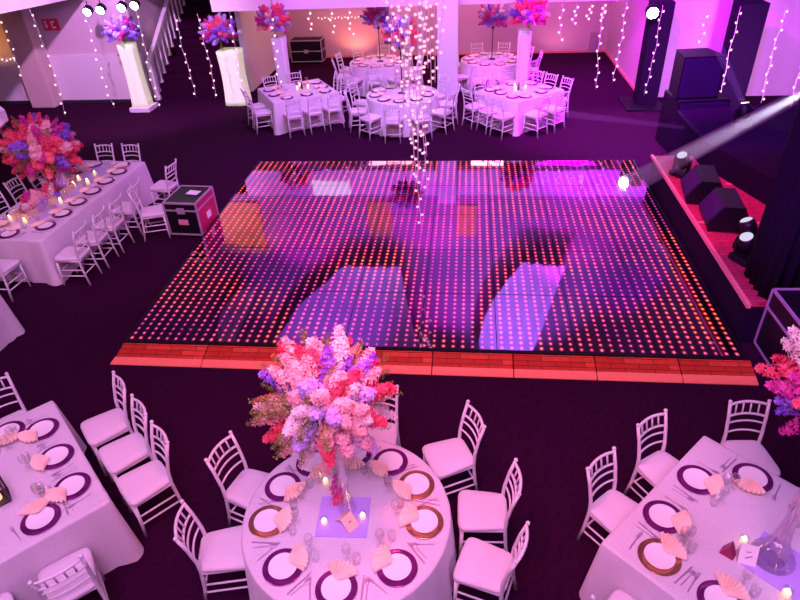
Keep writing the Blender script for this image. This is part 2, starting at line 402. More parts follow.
# ------------------------------------------------------------------ chair
def chair_meshes():
    P = {}
    mb = MB(); mb.tube([(.175, .178, .42), (.180, .182, .2), (.186, .188, 0)], [.017, .016, .013]); P['lf'] = mb.mesh('leg', M['chair'])
    mb = MB(); mb.tube([(-.175, .178, .42), (-.180, .182, .2), (-.186, .188, 0)], [.017, .016, .013]); P['lg'] = mb.mesh('leg', M['chair'])
    for sgn, key in ((1, 'pr'), (-1, 'pl')):
        x = sgn
        mb = MB(); mb.tube([(.178*x, -.235, 0), (.170*x, -.200, .22), (.165*x, -.182, .44), (.166*x, -.190, .58), (.170*x, -.225, .76), (.174*x, -.268, .91)], [.014, .016, .018, .0165, .0155, .0145])
        mb.ball((.174*x, -.270, .922), .019, 6); P[key] = mb.mesh('back_post', M['chair'])
    # seat frame
    mb = MB(); mb.tube([(-.165, -.185, .425), (.165, -.185, .425)], .016); mb.tube([(-.18, .185, .425), (.18, .185, .425)], .017)
    mb.tube([(-.165, -.185, .425), (-.18, .185, .425)], .016); mb.tube([(.165, -.185, .425), (.18, .185, .425)], .016); P['fr'] = mb.mesh('seat_frame', M['chair'])
    # cushion: rounded trapezoid, domed
    rings = []; n = 28
    def outline(sc, z):
        r = []
        for k in range(n):
            w = 2*PI*k/n; c, s_ = math.cos(w), math.sin(w)
            e = .32
            x = math.copysign(abs(c)**e, c); y = math.copysign(abs(s_)**e, s_)
            hw = .188+.018*y
            r.append((x*hw*sc, y*.205*sc, z))
        return r
    lay = [(.97, .432), (1.03, .445), (1.05, .462), (1.02, .480), (.92, .492), (.6, .498), (.2, .500)]
    vs = [p for sc, z in lay for p in outline(sc, z)]
    fs = [list(range(n-1, -1, -1)), [(len(lay)-1)*n+k for k in range(n)]]
    for i in range(len(lay)-1):
        for k in range(n): fs.append((i*n+k, i*n+(k+1) % n, (i+1)*n+(k+1) % n, (i+1)*n+k))
    P['cu'] = MB().add(vs, fs, True).mesh('cushion', M['cushion'])
    def yb(z): return -.182-(max(0, z-.44)/.47)**1.35*.086
    def railm(z, bow, r, name='back_rail'):
        w = .166+.008*(z-.5)/.4
        path = [(w*t, yb(z)-bow*(1-t*t), z+.012*(1-t*t)) for t in (-1, -.75, -.5, -.25, 0, .25, .5, .75, 1)]
        return MB().tube(path, r, 6)
    P['r1'] = railm(.885, .035, .0135).mesh('back_rail', M['chair']); P['r2'] = railm(.765, .032, .0115).mesh('back_rail', M['chair'])
    P['r3'] = railm(.690, .030, .0095).mesh('back_rail', M['chair']); P['r4'] = railm(.590, .028, .0095).mesh('back_rail', M['chair'])
    for i, t in enumerate((-.6, -.2, .2, .6)):
        z0, z1 = .765, .885
        P['s%d' % i] = MB().tube([((.166+.005)*t, yb(z0)-.032*(1-t*t), z0+.012*(1-t*t)), (.172*t, yb(z1)-.035*(1-t*t), z1+.012*(1-t*t))], .0085, 6).mesh('spindle', M['chair'])
    mb = MB()
    P['t1'] = MB().tube([(-.183, .185, .24), (.183, .185, .24)], .0095, 6).mesh('stretcher', M['chair'])
    P['t2'] = MB().tube([(-.171, -.203, .20), (.171, -.203, .20)], .0095, 6).mesh('stretcher', M['chair'])
    for s_, k in ((1, 'a'), (-1, 'b')):
        P['u'+k] = MB().tube([(.183*s_, .185, .17), (.173*s_, -.205, .17)], .0095, 6).mesh('stretcher', M['chair'])
        P['v'+k] = MB().tube([(.181*s_, .183, .27), (.170*s_, -.198, .27)], .0095, 6).mesh('stretcher', M['chair'])
    return P
CP = chair_meshes()
CN = {'lf': 'leg', 'lg': 'leg', 'pr': 'back_post', 'pl': 'back_post', 'fr': 'seat_frame', 'cu': 'cushion'}
def chair(x, y, face, label, group):
    """face: direction in degrees (world) the sitter looks"""
    t = thing('banquet_chair', label, 'chair', (x, y, 0), math.radians(face)-PI/2, group)
    for k, me in CP.items():
        nm_ = CN.get(k) or ('back_rail' if k[0] == 'r' else 'spindle' if k[0] == 's' else 'stretcher')
        put(nm_, me, t)
    return t

# ------------------------------------------------------------------ clock words
HRS = ['twelve', 'one', 'two', 'three', 'four', 'five', 'six', 'seven', 'eight', 'nine', 'ten', 'eleven']
class Clock:
    """direction words as on a clock face laid on the table, twelve towards the rear wall"""
    def __init__(s): s.used = set()
    def word(s, ang):
        k = round(((90-ang) % 360)/15) % 24
        for dk in (0, 1, -1, 2, -2, 3, -3):
            j = (k+dk) % 24
            if j not in s.used: s.used.add(j); break
        h = HRS[j//2]
        return h+" o'clock" if j % 2 == 0 else 'half past '+h

# ------------------------------------------------------------------ tables, cloths
def outline_rect(w, l, n=22, rc=.022):
    """points and outward normals round a rectangle with small rounded corners"""
    pts = []
    for (sx, sy, a0) in ((1, 1, 0), (-1, 1, 90), (-1, -1, 180), (1, -1, 270)):
        cx, cy = sx*(w/2-rc), sy*(l/2-rc)
        for k in range(5):
            a = math.radians(a0+22.5*k); pts.append((cx+rc*math.cos(a), cy+rc*math.sin(a), math.cos(a), math.sin(a), 1.0))
        nx_ = {0: (-1, 1), 90: (-1, -1), 180: (1, -1), 270: (1, 1)}[a0]
        ex, ey = nx_[0]*(w/2-rc), nx_[1]*(l/2-rc)
        a = math.radians(a0+90); x0, y0 = cx+rc*math.cos(a), cy+rc*math.sin(a); x1, y1 = ex+rc*math.cos(a), ey+rc*math.sin(a)
        for k in range(1, n):
            t = k/n; pts.append((x0+(x1-x0)*t, y0+(y1-y0)*t, math.cos(a), math.sin(a), abs(2*t-1)**6))
    return pts
def outline_round(r, n=120):
    return [(r*math.cos(2*PI*k/n), r*math.sin(2*PI*k/n), math.cos(2*PI*k/n), math.sin(2*PI*k/n), .35) for k in range(n)]
def cloth_mesh(pts, seed, zt=.762, flare=.06, fold=.022, zb=.012, nf=24, round_=False):
    rnd = random.Random(seed); ph = rnd.random()*6; n = len(pts)
    vs = []; fs = []
    per = 0; arc = []
    for i in range(n):
        arc.append(per); q = pts[(i+1) % n]; per += math.hypot(q[0]-pts[i][0], q[1]-pts[i][1])
    rings = [('top', s_) for s_ in (0.15, .5, .85, .97)]
    for _, s_ in rings:
        for p in pts: vs.append((p[0]*s_, p[1]*s_, zt))
    drops = [0, .02, .06, .15, .3, .5, .7, .88, 1.0]
    for dr in drops:
        for i, p in enumerate(pts):
            w = arc[i]/per*2*PI
            k = 1 if round_ else .55
            f = math.sin(w*nf+ph+1.5*math.sin(w*3+ph))*fold*k*dr**.7
            c = flare*dr*(p[4]*1.7 if not round_ else 1.0)+.006*min(1, dr*20)
            z = zt-.004-dr*(zt-zb)-(0 if dr > .01 else -.002)
            if dr == 1: z += .006*math.sin(w*nf*1.7)
            vs.append((p[0]+p[2]*(c+f), p[1]+p[3]*(c+f), z))
    R = len(rings)+len(drops)
    fs.append([k for k in range(n)])
    for i in range(R-1):
        for k in range(n): fs.append((i*n+k, (i+1)*n+k, (i+1)*n+(k+1) % n, i*n+(k+1) % n))
    return MB().add(vs, fs, True)
def table(name, label, shape, dims, loc, rz, cloth_label, seed, group, cgroup):
    t = thing(name, label, 'table', (*loc, 0), rz, group)
    if shape == 'round':
        r = dims[0]; top = MB().lathe([(r-.02, .72), (r-.012, .724), (r-.012, .748), (r-.02, .752)], 48); lp = [(r*.6*math.cos(a), r*.6*math.sin(a)) for a in (.8, 2.37, 3.94, 5.5)]
        pts = outline_round(r)
    else:
        w, l = dims; top = MB().box(-w/2+.015, w/2-.015, -l/2+.015, l/2-.015, .72, .752, bev=.004); lp = [(sx*(w/2-.12), sy*(l/2-.12)) for sx in (1, -1) for sy in (1, -1)]
        pts = outline_rect(w, l)
    build('table_top', top, M['planter'], t)
    for x, y in lp: build('leg', MB().tube([(x, y, 0), (x, y, .72)], .02), M['alu'], t)
    cl = build('tablecloth', cloth_mesh(pts, seed, nf=22 if shape == 'round' else 34, round_=shape == 'round', flare=.05 if shape == 'round' else .05), M['cloth'], loc=(*loc, 0), rot=rz)
    tag(cl, cloth_label, 'tablecloth', cgroup)
    return t

# ------------------------------------------------------------------ place settings
def setting_meshes():
    P = {}
    P['charger'] = MB().lathe([(.09, 0), (.142, .004), (.155, .010), (.153, .013), (.141, .008), (.09, .005), (.001, .005)], 40).mesh('charger_plate', M['charger'])
    P['plate'] = MB().lathe([(.06, 0), (.068, .002), (.105, .012), (.110, .017), (.107, .018), (.092, .012), (.075, .009), (.001, .008)], 36).mesh('dinner_plate', M['plate'])
    # napkin folded into a fan with pleats: apex on the plate, spreading to the table centre
    vs = []; n = 16
    for k in range(n+1):
        a = math.radians(38+104*k/n); h = .014 if k % 2 else .002
        for r, zz in ((.012, .012), (.07, .010+h), (.125, .006+h), (.123, h-.001), (.07, h-.001)): vs.append((r*math.cos(a), r*math.sin(a), zz))
    fs = []
    for k in range(n):
        for j in range(5): fs.append((k*5+j, k*5+(j+1) % 5, k*5+5+(j+1) % 5, k*5+5+j))
    fs.append([0, 4, 3, 2, 1]); fs.append([n*5+j for j in range(5)])
    P['napkin'] = MB().add(vs, fs).mesh('napkin', M['napkin'])
    # cutlery, lying along +Y
    mb = MB(); mb.box(-.005, .005, -.10, .02, 0, .003, bev=.001); mb.prism([(-.005, .02), (.005, .02), (.012, .045), (.012, .06), (-.012, .06), (-.012, .045)], 0.0005, .003)
    for x in (-.0105, -.0035, .0035, .0105): mb.box(x-.0017, x+.0017, .058, .10, .0005, .003)
    P['fork'] = mb.mesh('fork', M['cutlery'])
    mb = MB(); mb.box(-.006, .006, -.11, 0, 0, .005, bev=.001); mb.prism([(-.006, 0), (.007, 0), (.009, .06), (.004, .11), (-.004, .12), (-.006, .1)], .001, .003)
    P['knife'] = mb.mesh('knife', M['cutlery'])
    mb = MB(); mb.box(-.004, .004, -.095, .035, 0, .003, bev=.001); mb.ball((0, .06, .004), .019, 8, .25, mat=Matrix.Translation((0, .06, .004)) @ Matrix.Diagonal((1, 1.5, 1, 1)) @ Matrix.Translation((0, -.06, -.004)))
    P['spoon'] = mb.mesh('spoon', M['cutlery'])
    P['wine'] = MB().lathe([(.034, 0), (.034, .002), (.006, .006), (.004, .03), (.004, .075), (.010, .082), (.030, .105), (.036, .130), (.032, .170), (.0305, .170), (.034, .130), (.028, .107), (.006, .088)], 16, close=False).mesh('wine_glass', M['glass'])
    P['tumbler'] = MB().lathe([(.001, .001), (.027, .0), (.030, .01), (.034, .095), (.0325, .095), (.028, .012), (.001, .012)], 16, close=False).mesh('water_glass', M['glass'])
    return P
SP = setting_meshes()
ZT = .766
def one(name, key, x, y, rz, label, cat, group, z=ZT, mat=None, sc=None):
    o = put(name, SP[key], loc=(x, y, z), rot=rz, mat=mat, scale=sc); tag(o, label, cat, group); return o
def setting(x, y, out, seat, tname, gname, full=True, gold=False, mirror_napkin=0):
    """x, y: plate centre; out: degrees, direction from the table to the sitter"""
    a = math.radians(out); ix, iy = -math.cos(a), -math.sin(a)          # towards the centre
    rx, ry = -iy*-1, ix*-1                                              # sitter's right hand
    rx, ry = iy, -ix
    rz = math.atan2(iy, ix)-PI/2
    at = f'{seat} of {tname}'
    one('charger_plate', 'charger', x, y, rz, ('gold rimmed' if gold else 'dark') + f' glass charger under the plate at {at}', 'charger plate', 'charger plates on '+gname, mat=M['charger_gold'] if gold else None)
    one('dinner_plate', 'plate', x, y, rz, f'white dinner plate at {at}', 'plate', 'dinner plates on '+gname, z=ZT+.006)
    jit = RND.uniform(-.5, .5)+mirror_napkin
    one('napkin', 'napkin', x+ix*.04, y+iy*.04, rz+jit, f'folded peach napkin at {at}', 'napkin', 'peach napkins on '+gname, z=ZT+.022, sc=(1.3, 1.3, 1.8))
    def off(f, r): return x+ix*f+rx*r, y+iy*f+ry*r
    gx, gy = off(.235, .05+RND.uniform(-.02, .02))
    one('wine_glass', 'wine', gx, gy, 0, f'clear wine glass at {at}', 'glass', 'wine glasses on '+gname, z=ZT-.002)
    if full:
        for nm_, r, tw in (('fork', -.195, .06), ('knife', .19, -.04), ('spoon', .222, .05)):
            cx, cy = off(.0, r)
            one(nm_, nm_, cx, cy, rz+tw+RND.uniform(-.12, .12), f'steel {nm_} at {at}', nm_, nm_+'s on '+gname, z=ZT-.002)
        gx, gy = off(.21, .13)
        one('water_glass', 'tumbler', gx, gy, 0, f'clear water tumbler at {at}', 'glass', 'water glasses on '+gname, z=ZT-.002)
def rad(cx, cy, r, a): a = math.radians(a); return cx+r*math.cos(a), cy+r*math.sin(a)

# ------------------------------------------------------------------ flowers
def spray_mesh(seed, L=.30, R=.068, nfl=64, fs_=.024, leaf=False):
    r = random.Random(seed); mb = MB()
    bend = r.uniform(-.05, .05); bend2 = r.uniform(-.05, .05)
    def axis(t): return Vector((bend*t*t, bend2*t*t, L*t))
    mb.tube([axis(t) for t in (0, .33, .66, .95)], .004, 4, cap=False)
    for i in range(nfl):
        t = .18+.82*((i+r.random())/nfl)
        rr = R*(math.sin(PI*min(1, .12+t*.83))**.6)*(1.1-.45*t)*r.uniform(.55, 1.0)
        a = i*2.39996+r.random()*.5
        c = axis(t)+Vector((rr*math.cos(a), rr*math.sin(a), r.uniform(-.008, .008)))
        nrm = Vector((math.cos(a), math.sin(a), .55+r.uniform(-.3, .4)+t*.6)).normalized()
        q = nrm.to_track_quat('Z', 'Y').to_matrix().to_4x4(); T = Matrix.Translation(c) @ q @ Matrix.Rotation(r.random()*6, 4, 'Z')
        s_ = fs_*r.uniform(.75, 1.25)
        if leaf:
            vs = [(0, 0, 0), (s_*.35, s_*.7, s_*.2), (0, s_*1.7, 0), (-s_*.35, s_*.7, s_*.2)]
            mb.add(vs, [(0, 1, 2, 3)], False, T)
            vs = [(0, 0, 0), (s_*.3, -s_*.6, s_*.5), (0, -s_*1.3, s_*.3), (-s_*.3, -s_*.6, s_*.5)]
            mb.add(vs, [(0, 1, 2, 3)], False, T)
        else:
            vs = [(0, 0, 0)]; fc = []
            for k in range(5):
                w = 2*PI*k/5
                vs += [(s_*.62*math.cos(w-.5), s_*.62*math.sin(w-.5), s_*.22), (s_*1.05*math.cos(w), s_*1.05*math.sin(w), s_*.42*r.uniform(.4, 1.2)), (s_*.62*math.cos(w+.5), s_*.62*math.sin(w+.5), s_*.22)]
                fc.append((0, 1+3*k, 2+3*k, 3+3*k))
            mb.add(vs, fc, False, T)
    return mb
SPR = [spray_mesh(s_).mesh('flower_spray', FL['blush_petal']) for s_ in range(5)]
FOL = [spray_mesh(20+s_, L=.34, R=.045, nfl=80, fs_=.013, leaf=True).mesh('foliage_spray', FL['olive_leaf']) for s_ in range(3)]
FAT = [spray_mesh(40+s_, L=.28, R=.085, nfl=34, fs_=.04).mesh('flower_spray', FL['blush_petal']) for s_ in range(3)]
def bouquet(label, c, R, cols, n=46, flat=.85, seed=1, kit=None, gbit=.16, group=None, lo=-.55, spr_scale=1.0, zbase=None):
    r = random.Random(seed); t = thing('bouquet', label, 'bouquet', c, 0, group); kit = kit or SPR
    # short bound stems reaching down into the vase
    zb = zbase if zbase is not None else -R*.7
    mb = MB()
    for k in range(7):
        a = k*.9; mb.tube([(.02*math.cos(a), .02*math.sin(a), zb), (.03*math.cos(a), .03*math.sin(a), zb*.5), (.06*math.cos(a), .06*math.sin(a), 0)], .004, 5)
    build('stems', mb, FL['olive_leaf'], t)
    for i in range(n):
        z = lo+(1-lo)*(i+.5)/n; ph = i*2.39996+r.uniform(-.25, .25)
        h = math.sqrt(max(0, 1-z*z)); d_ = Vector((h*math.cos(ph), h*math.sin(ph), z))
        L = .30*spr_scale; start = max(0, R*r.uniform(.92, 1.08)-L)
        p = Vector((d_.x*start, d_.y*start, d_.z*start*flat))
        dd = Vector((d_.x, d_.y, d_.z*flat+.08)).normalized()
        q = dd.to_track_quat('Z', 'Y').to_euler()
        fol = r.random() < gbit
        # neighbouring sprays tend to share a colour
        ci = int((math.sin(d_.x*3.1+seed)+math.sin(d_.y*2.7+seed*2)+math.sin(d_.z*4+seed*.7)+3)/6*len(cols)*1.6+r.random()*1.4) % len(cols)
        put('foliage_spray' if fol else 'flower_spray', r.choice(FOL if fol else kit), t, loc=p, rot=q, scale=spr_scale*r.uniform(.9, 1.12), mat=FL['olive_leaf'] if fol else FL[cols[ci]])
    return t
MIX = ['hot_pink_petal', 'pale_petal', 'blush_petal', 'lilac_petal', 'purple_petal', 'blush_petal', 'pale_petal', 'hot_pink_petal', 'blush_petal']
RED = ['hot_pink_petal', 'magenta_petal', 'hot_pink_petal', 'coral_petal', 'purple_petal', 'magenta_petal', 'hot_pink_petal', 'blush_petal']
PUR = ['purple_petal', 'magenta_petal', 'purple_petal', 'magenta_petal', 'lilac_petal']
PNK = ['hot_pink_petal', 'magenta_petal', 'lilac_petal', 'blush_petal', 'purple_petal']

def candle(x, y, label, group, z=ZT, s_=1.0):
    t = thing('candle_glass', label, 'candle', (x, y, z), 0, group)
    build('glass_cup', MB().lathe([(.001, .001), (.024*s_, 0), (.028*s_, .01), (.030*s_, .07*s_), (.0285*s_, .07*s_), (.026*s_, .012), (.001, .012)], 16, close=False), M['glass'], t)
    wx_ = build('wax', MB().lathe([(.001, .012), (.024*s_, .012), (.024*s_, .045*s_), (.001, .045*s_)], 14, close=False), M['wax'], t)
    build('flame', MB().ball((0, 0, .060*s_), .009*s_, 8, 1.7), M['flame'], wx_)

# ================================================================== TABLE 1, round, in front
C1 = (-.91, 3.08); T1 = 'the round big-bouquet table'
table('round_table', 'round banquet table nearest the parquet edge, under the big mixed bouquet', 'round', (.84,), C1, 0, 'pale pink floor-length cloth on the round table under the big bouquet', 3, 'banquet tables', 'floor-length tablecloths')
ck = Clock()
for i, a in enumerate((158, 190, 231, 273, 316, 357, 31, 62, 93, 127)):
    x, y = rad(*C1, .635, a); setting(x, y, a, ck.word(a), T1, 'the round table under the big bouquet', gold=(a in (190, 31, 357)))
ck = Clock()
for a, x, y, fc in ((155.5, -1.88, 3.52, -18), (191, -1.93, 2.90, 14), (46, -.11, 4.01, -155), (16, .20, 3.42, 181), (-12, .21, 2.90, 162), (86, -.82, 4.20, -94), (118, -1.45, 4.04, -60)):
    chair(x, y, fc, f'white spindle-back chair at {ck.word(a)} of {T1}', 'chairs round the big bouquet table')
# centre: mirror tile, card, candles, vase
ml = MB(); ml.prism([(-.205, -.19), (.205, -.19), (.205, .19), (-.205, .19)], 0, .008)
tag(build('mirror_tile', ml, M['mirror'], loc=(-.93, 3.06, ZT-.002), rot=.04), 'square lilac mirror tile at the centre of the round bouquet table', 'mirror')
mc = MB(); mc.add([(-.055, -.075, .004), (.055, -.075, .004), (.055, .02, .09), (-.055, .02, .09), (-.055, .10, .004), (.055, .10, .004), (-.055, -.073, .001), (.055, -.073, .001), (.055, .02, .086), (-.055, .02, .086), (-.055, .098, .001), (.055, .098, .001)],
                  [(0, 1, 2, 3), (3, 2, 5, 4), (7, 6, 9, 8), (8, 9, 10, 11), (0, 6, 7, 1), (4, 5, 11, 10), (0, 3, 9, 6), (3, 4, 10, 9), (1, 7, 8, 2), (2, 8, 11, 5)])
cd = thing('table_card', 'small folded peach card standing on the lilac mirror tile', 'card', (-.88, 2.99, ZT+.007), .9)
cf_ = build('card_fold', mc, M['peachcard'], cd)
ic = MB(); ic.box(-.012, .012, -.03, -.024, .052, .056); build('printed_mark', ic, M['ink'], cf_)
pb = MB(); pb.ball((0, 0, .03), .05, 10, .6)
for i, (x, y, w) in enumerate(((-1.14, 3.38, 'beside the tall vase, next to the magenta blossoms'), (-.93, 3.235, 'at the foot of the tall vase'), (-.77, 3.05, 'on the mirror tile beside the peach card'), (-1.07, 2.98, 'on the mirror tile corner facing the half past seven seat'))):
    candle(x, y, f'small lit candle {w}', 'candles on the round bouquet table', z=ZT if i < 2 else ZT+.006)
fb = thing('blossom_posy', 'small magenta blossom posy lying on the lilac mirror tile', 'flowers', (-1.06, 3.17, ZT+.006), 0)
for k in range(3): put('flower_spray', SPR[k], fb, loc=(.0, .0+.05*k-.03, .03), rot=(PI/2*.8, 0, 1.9+.5*k), scale=.55, mat=FL['magenta_petal' if k else 'hot_pink_petal'])
vx, vy = -.91, 3.14
vt = thing('flower_vase', 'tall slim clear vase holding the big mixed bouquet', 'vase', (vx, vy, ZT))
vb_ = build('vase_body', MB().lathe([(.001, .001), (.075, 0), (.078, .008), (.03, .03), (.026, .2), (.032, .55), (.055, .85), (.10, 1.02), (.097, 1.02), (.052, .85), (.029, .55), (.022, .2), (.02, .04)], 24, close=False), M['vase'], vt)
bead = MB()
for k in range(10):
    a = 2*PI*k/10
    for j in range(7): bead.ball((.105*math.cos(a), .105*math.sin(a), 1.0-.035*j), .007, 5)
build('crystal_beads', bead, M['glass'], vb_)
bouquet('huge mixed bouquet of pink, coral, white and violet flower sprays on the tall slim vase', (vx-.06, vy, 1.97), .48, MIX, n=125, seed=3, flat=1.0, gbit=.26, lo=-.75, zbase=-.35)

# ================================================================== TABLE 2, corner with lantern
e1 = Vector((.725, -.689)); e2 = Vector((-.689, -.725)); P2 = Vector((-4.16, 4.25)); T2 = 'the lantern table'
c2 = P2+e1*.84+e2*.84; rz2 = math.atan2(e1.y, e1.x)
table('square_table', 'square banquet table with a dark candle lantern at its centre', 'sq', (1.68, 1.68), c2, rz2, 'mauve floor-length cloth on the square table with the lantern', 11, 'banquet tables', 'floor-length tablecloths')
n2 = -e2; ck = Clock()
def ang(v): return math.degrees(math.atan2(v.y, v.x))
def angc(p, c): return math.degrees(math.atan2(p[1]-c[1], p[0]-c[0]))
for t, ins, side in ((.39, .20, 'a'), (.85, .20, 'a'), (1.31, .20, 'a'), (.5, .2, 'n'), (1.18, .2, 'n'), (.46, .2, 'f'), (1.15, .2, 'f')):
    if side == 'a': p = P2+e1*t-n2*ins; o = ang(n2)
    elif side == 'n': p = P2+e1*(1.68-ins)+e2*t; o = ang(e1)
    else: p = P2+e1*ins+e2*t; o = ang(-e1)
    setting(p.x, p.y, o, ck.word(angc(p, c2)), T2, T2, gold=False)
ck = Clock()
for p, o in ((Vector((-3.66, 4.21)), -134), (Vector((-3.29, 3.88)), -133), (Vector((-2.93, 3.54)), -136), (Vector((-3.12, 2.56)), 135), (P2+e1*1.91+e2*1.1, ang(-e1)), (P2-e1*.27+e2*.42, ang(e1)), (P2-e1*.2+e2*1.1, ang(e1))):
    chair(p.x, p.y, o+RND.uniform(-4, 4), f'white spindle-back chair at {ck.word(angc(p, c2))} of the lantern table', 'chairs round the lantern table')
lt = thing('candle_lantern', 'dark open lantern with a glowing candle on the square table', 'lantern', (-3.92, 3.03, ZT), .75)
lb = MB()
for sx in (-1, 1):
    for sy in (-1, 1): lb.box(sx*.08-.008, sx*.08+.008, sy*.08-.008, sy*.08+.008, 0, .24)
lb.box(-.09, .09, -.09, .09, 0, .015); lb.box(-.09, .09, -.09, .09, .235, .25)
build('lantern_frame', lb, M['stem'], lt)
cn_ = build('candle', MB().lathe([(.035, .015), (.035, .10), (.03, .105), (.001, .105)], 14), M['wax'], lt)
build('flame', MB().ball((0, 0, .13), .014, 8, 1.7), M['flame'], cn_)

# ================================================================== TABLE 3, corner with number card
f1 = Vector((-.685, -.729)); f2 = Vector((.729, -.685)); P3 = Vector((2.18, 4.13)); T3 = 'the number-card table'; g3 = 'the number-card table'
c3 = P3+f1*.8+f2*.85; rz3 = math.atan2(f2.y, f2.x)
table('square_table', 'square banquet table with a white number card and flared glass vase', 'sq', (1.7, 1.6), c3, rz3, 'lilac floor-length cloth on the square table with the number card', 17, 'banquet tables', 'floor-length tablecloths')
n3 = -f2; ck = Clock()
for t, side in ((.53, 'l'), (1.06, 'l'), (.36, 'b'), (.82, 'b'), (1.3, 'b'), (.50, 't'), (1.05, 't')):
    if side == 'l': p = P3+f1*t+f2*.2; o = ang(-f2)
    elif side == 'b': p = P3+f1*1.4+f2*t; o = ang(f1)
    else: p = P3+f1*.18+f2*t; o = ang(-f1)
    setting(p.x, p.y, o, ck.word(angc(p, c3)), T3, g3, gold=(side == 'b' and t < .5))
ck = Clock()
for p, o in ((Vector((1.86, 3.94)), -55), (Vector((1.36, 3.46)), -47), (Vector((2.65, 4.15)), -86), (P3+f1*1.84+f2*.42, ang(-f1)), (P3+f1*1.84+f2*1.0, ang(-f1))):
    chair(p.x, p.y, o, f'white spindle-back chair at {ck.word(angc(p, c3))} of the number-card table', 'chairs round the number-card table')
nc = thing('number_card', 'white standing card with two dark strokes beside the flared vase', 'card', (2.10, 2.88, ZT), -.25)
cb = MB(); cb.add([(-.06, -.04, 0), (.06, -.04, 0), (.06, .03, .15), (-.06, .03, .15), (-.06, .06, 0), (.06, .06, 0)], [(0, 1, 2, 3), (3, 2, 5, 4), (0, 3, 4), (1, 5, 2)])
cf_ = build('card_fold', cb, M['card'], nc)
ik = MB()
sl = Matrix.Translation((0, -.005, .078)) @ Matrix.Rotation(math.atan2(.15, .07), 4, 'X')
ik.box(-.03, .02, -.02, -.015, .0005, .002, mat=sl @ Matrix.Rotation(.5, 4, 'Z')); ik.box(-.015, .02, .02, .0235, .0005, .002, mat=sl @ Matrix.Rotation(.2, 4, 'Z'))
build('printed_mark', ik, M['ink'], cf_)
wc = MB(); wc.add([(-.035, -.05, 0), (.035, -.05, 0), (.035, 0, .12), (-.035, 0, .12), (-.035, .05, 0), (.035, .05, 0)], [(0, 1, 2, 3), (3, 2, 5, 4), (0, 3, 4), (1, 5, 2)])
tag(build('wine_card', wc, M['wine'], loc=(1.99, 2.93, ZT), rot=.9), 'dark wine-red folded card leaning beside the white number card', 'card')
candle(2.13, 3.03, 'lit candle behind the white number card', 'candles on the number-card table', s_=1.05)
candle(2.27, 2.62, 'lit candle before the foot of the flared vase', 'candles on the number-card table', s_=1.2)
tag(build('mirror_tile', MB().prism([(-.2, -.2), (.2, -.2), (.2, .2), (-.2, .2)], 0, .006), M['mirror'], loc=(2.33, 2.86, ZT-.002), rot=.8), 'lilac mirror tile under the flared vase with white beaded sides', 'mirror')
vt = thing('flower_vase', 'flared clear vase with beaded sides on the number-card table', 'vase', (2.30, 2.92, ZT+.004))
vb_ = build('vase_body', MB().lathe([(.001, .001), (.15, 0), (.152, .01), (.11, .06), (.06, .22), (.04, .45), (.038, .8), (.06, 1.05), (.11, 1.2), (.107, 1.2), (.056, 1.05), (.034, .8), (.036, .45), (.055, .22), (.1, .06)], 28, close=False), M['vase'], vt)
bd = MB()
for k in range(18):
    a = 2*PI*k/18
    for j in range(8): bd.ball(((.152-.012*j)*math.cos(a), (.152-.012*j)*math.sin(a), .012+.022*j), .006, 5)
build('crystal_beads', bd, M['glass'], vb_)
bouquet('pink and violet bouquet on the flared vase of the number-card table', (2.37, 2.98, 2.32), .48, ['blush_petal', 'hot_pink_petal', 'magenta_petal', 'lilac_petal', 'purple_petal', 'pale_petal'], n=90, seed=4, gbit=.04, lo=-.75, zbase=-.4)

# ================================================================== TABLE 4, long
a4 = math.atan2(.998, .064); T4 = 'the long table'; c4 = Vector((-6.86, 9.16)); u4 = Vector((.064, .998)); w4 = Vector((.998, -.064))
table('long_table', 'long banquet table with satin runner and red bouquet', 'sq', (1.30, 3.15), c4, a4-PI/2, 'lilac floor-length cloth on the long table with the red bouquet', 23, 'banquet tables', 'floor-length tablecloths')
def L4(a, b): p = c4+u4*a+w4*b; return p
names = ['end seat', 'second seat', 'third seat', 'fourth seat', 'fifth seat', 'sixth seat']
for k in range(6):
    p = L4(-1.12+.43*k, .42); setting(p.x, p.y, ang(w4), ['first', 'second', 'third', 'fourth', 'fifth', 'sixth'][k]+' open-side seat', T4, T4)
    p = L4(-1.12+.43*k, -.42); setting(p.x, p.y, ang(-w4), ['first', 'second', 'third', 'fourth', 'fifth', 'sixth'][k]+' wall-side seat', T4, T4, full=False)
for b, w in ((-.25, 'wall-side'), (.32, 'floor-side')):
    p = L4(1.36, b-.02); setting(p.x, p.y, ang(u4), w+' distant-end seat', T4, T4, full=False)
p = L4(-1.42, .0); setting(p.x, p.y, ang(-u4), 'close-end seat', T4, T4)
g4 = 'chairs round the long table'
for p, o, w in ((Vector((-6.00, 7.70)), 180, 'first along the open side of'), (Vector((-5.97, 8.22)), 181, 'second along the open side of'), (Vector((-5.94, 8.72)), 178, 'third along the open side of'), (Vector((-5.90, 9.32)), 182, 'fourth along the open side of'),
                (Vector((-5.36, 9.18)), 20, 'turned away from'), (Vector((-5.62, 10.25)), 172, 'pulled out behind the turned chair at'),
                (Vector((-7.16, 10.93)), -88, 'at the distant end beside the bouquet of'), (Vector((-6.62, 10.93)), -92, 'at the distant end corner of'),
                (Vector((-7.75, 8.35)), 0, 'first along the wall side of'), (Vector((-7.75, 8.9)), -6, 'second along the wall side of'), (Vector((-7.73, 9.45)), -4, 'third along the wall side of'), (Vector((-7.70, 10.0)), -4, 'fourth along the wall side of'),
                (Vector((-6.92, 7.28)), 88, 'at the close end of')):
    chair(p.x, p.y, o, f'white spindle-back chair {w} the long table', g4)
rn = MB(); rn.prism([(-.21, -1.15), (.21, -1.15), (.21, 1.15), (-.21, 1.15)], 0, .003)
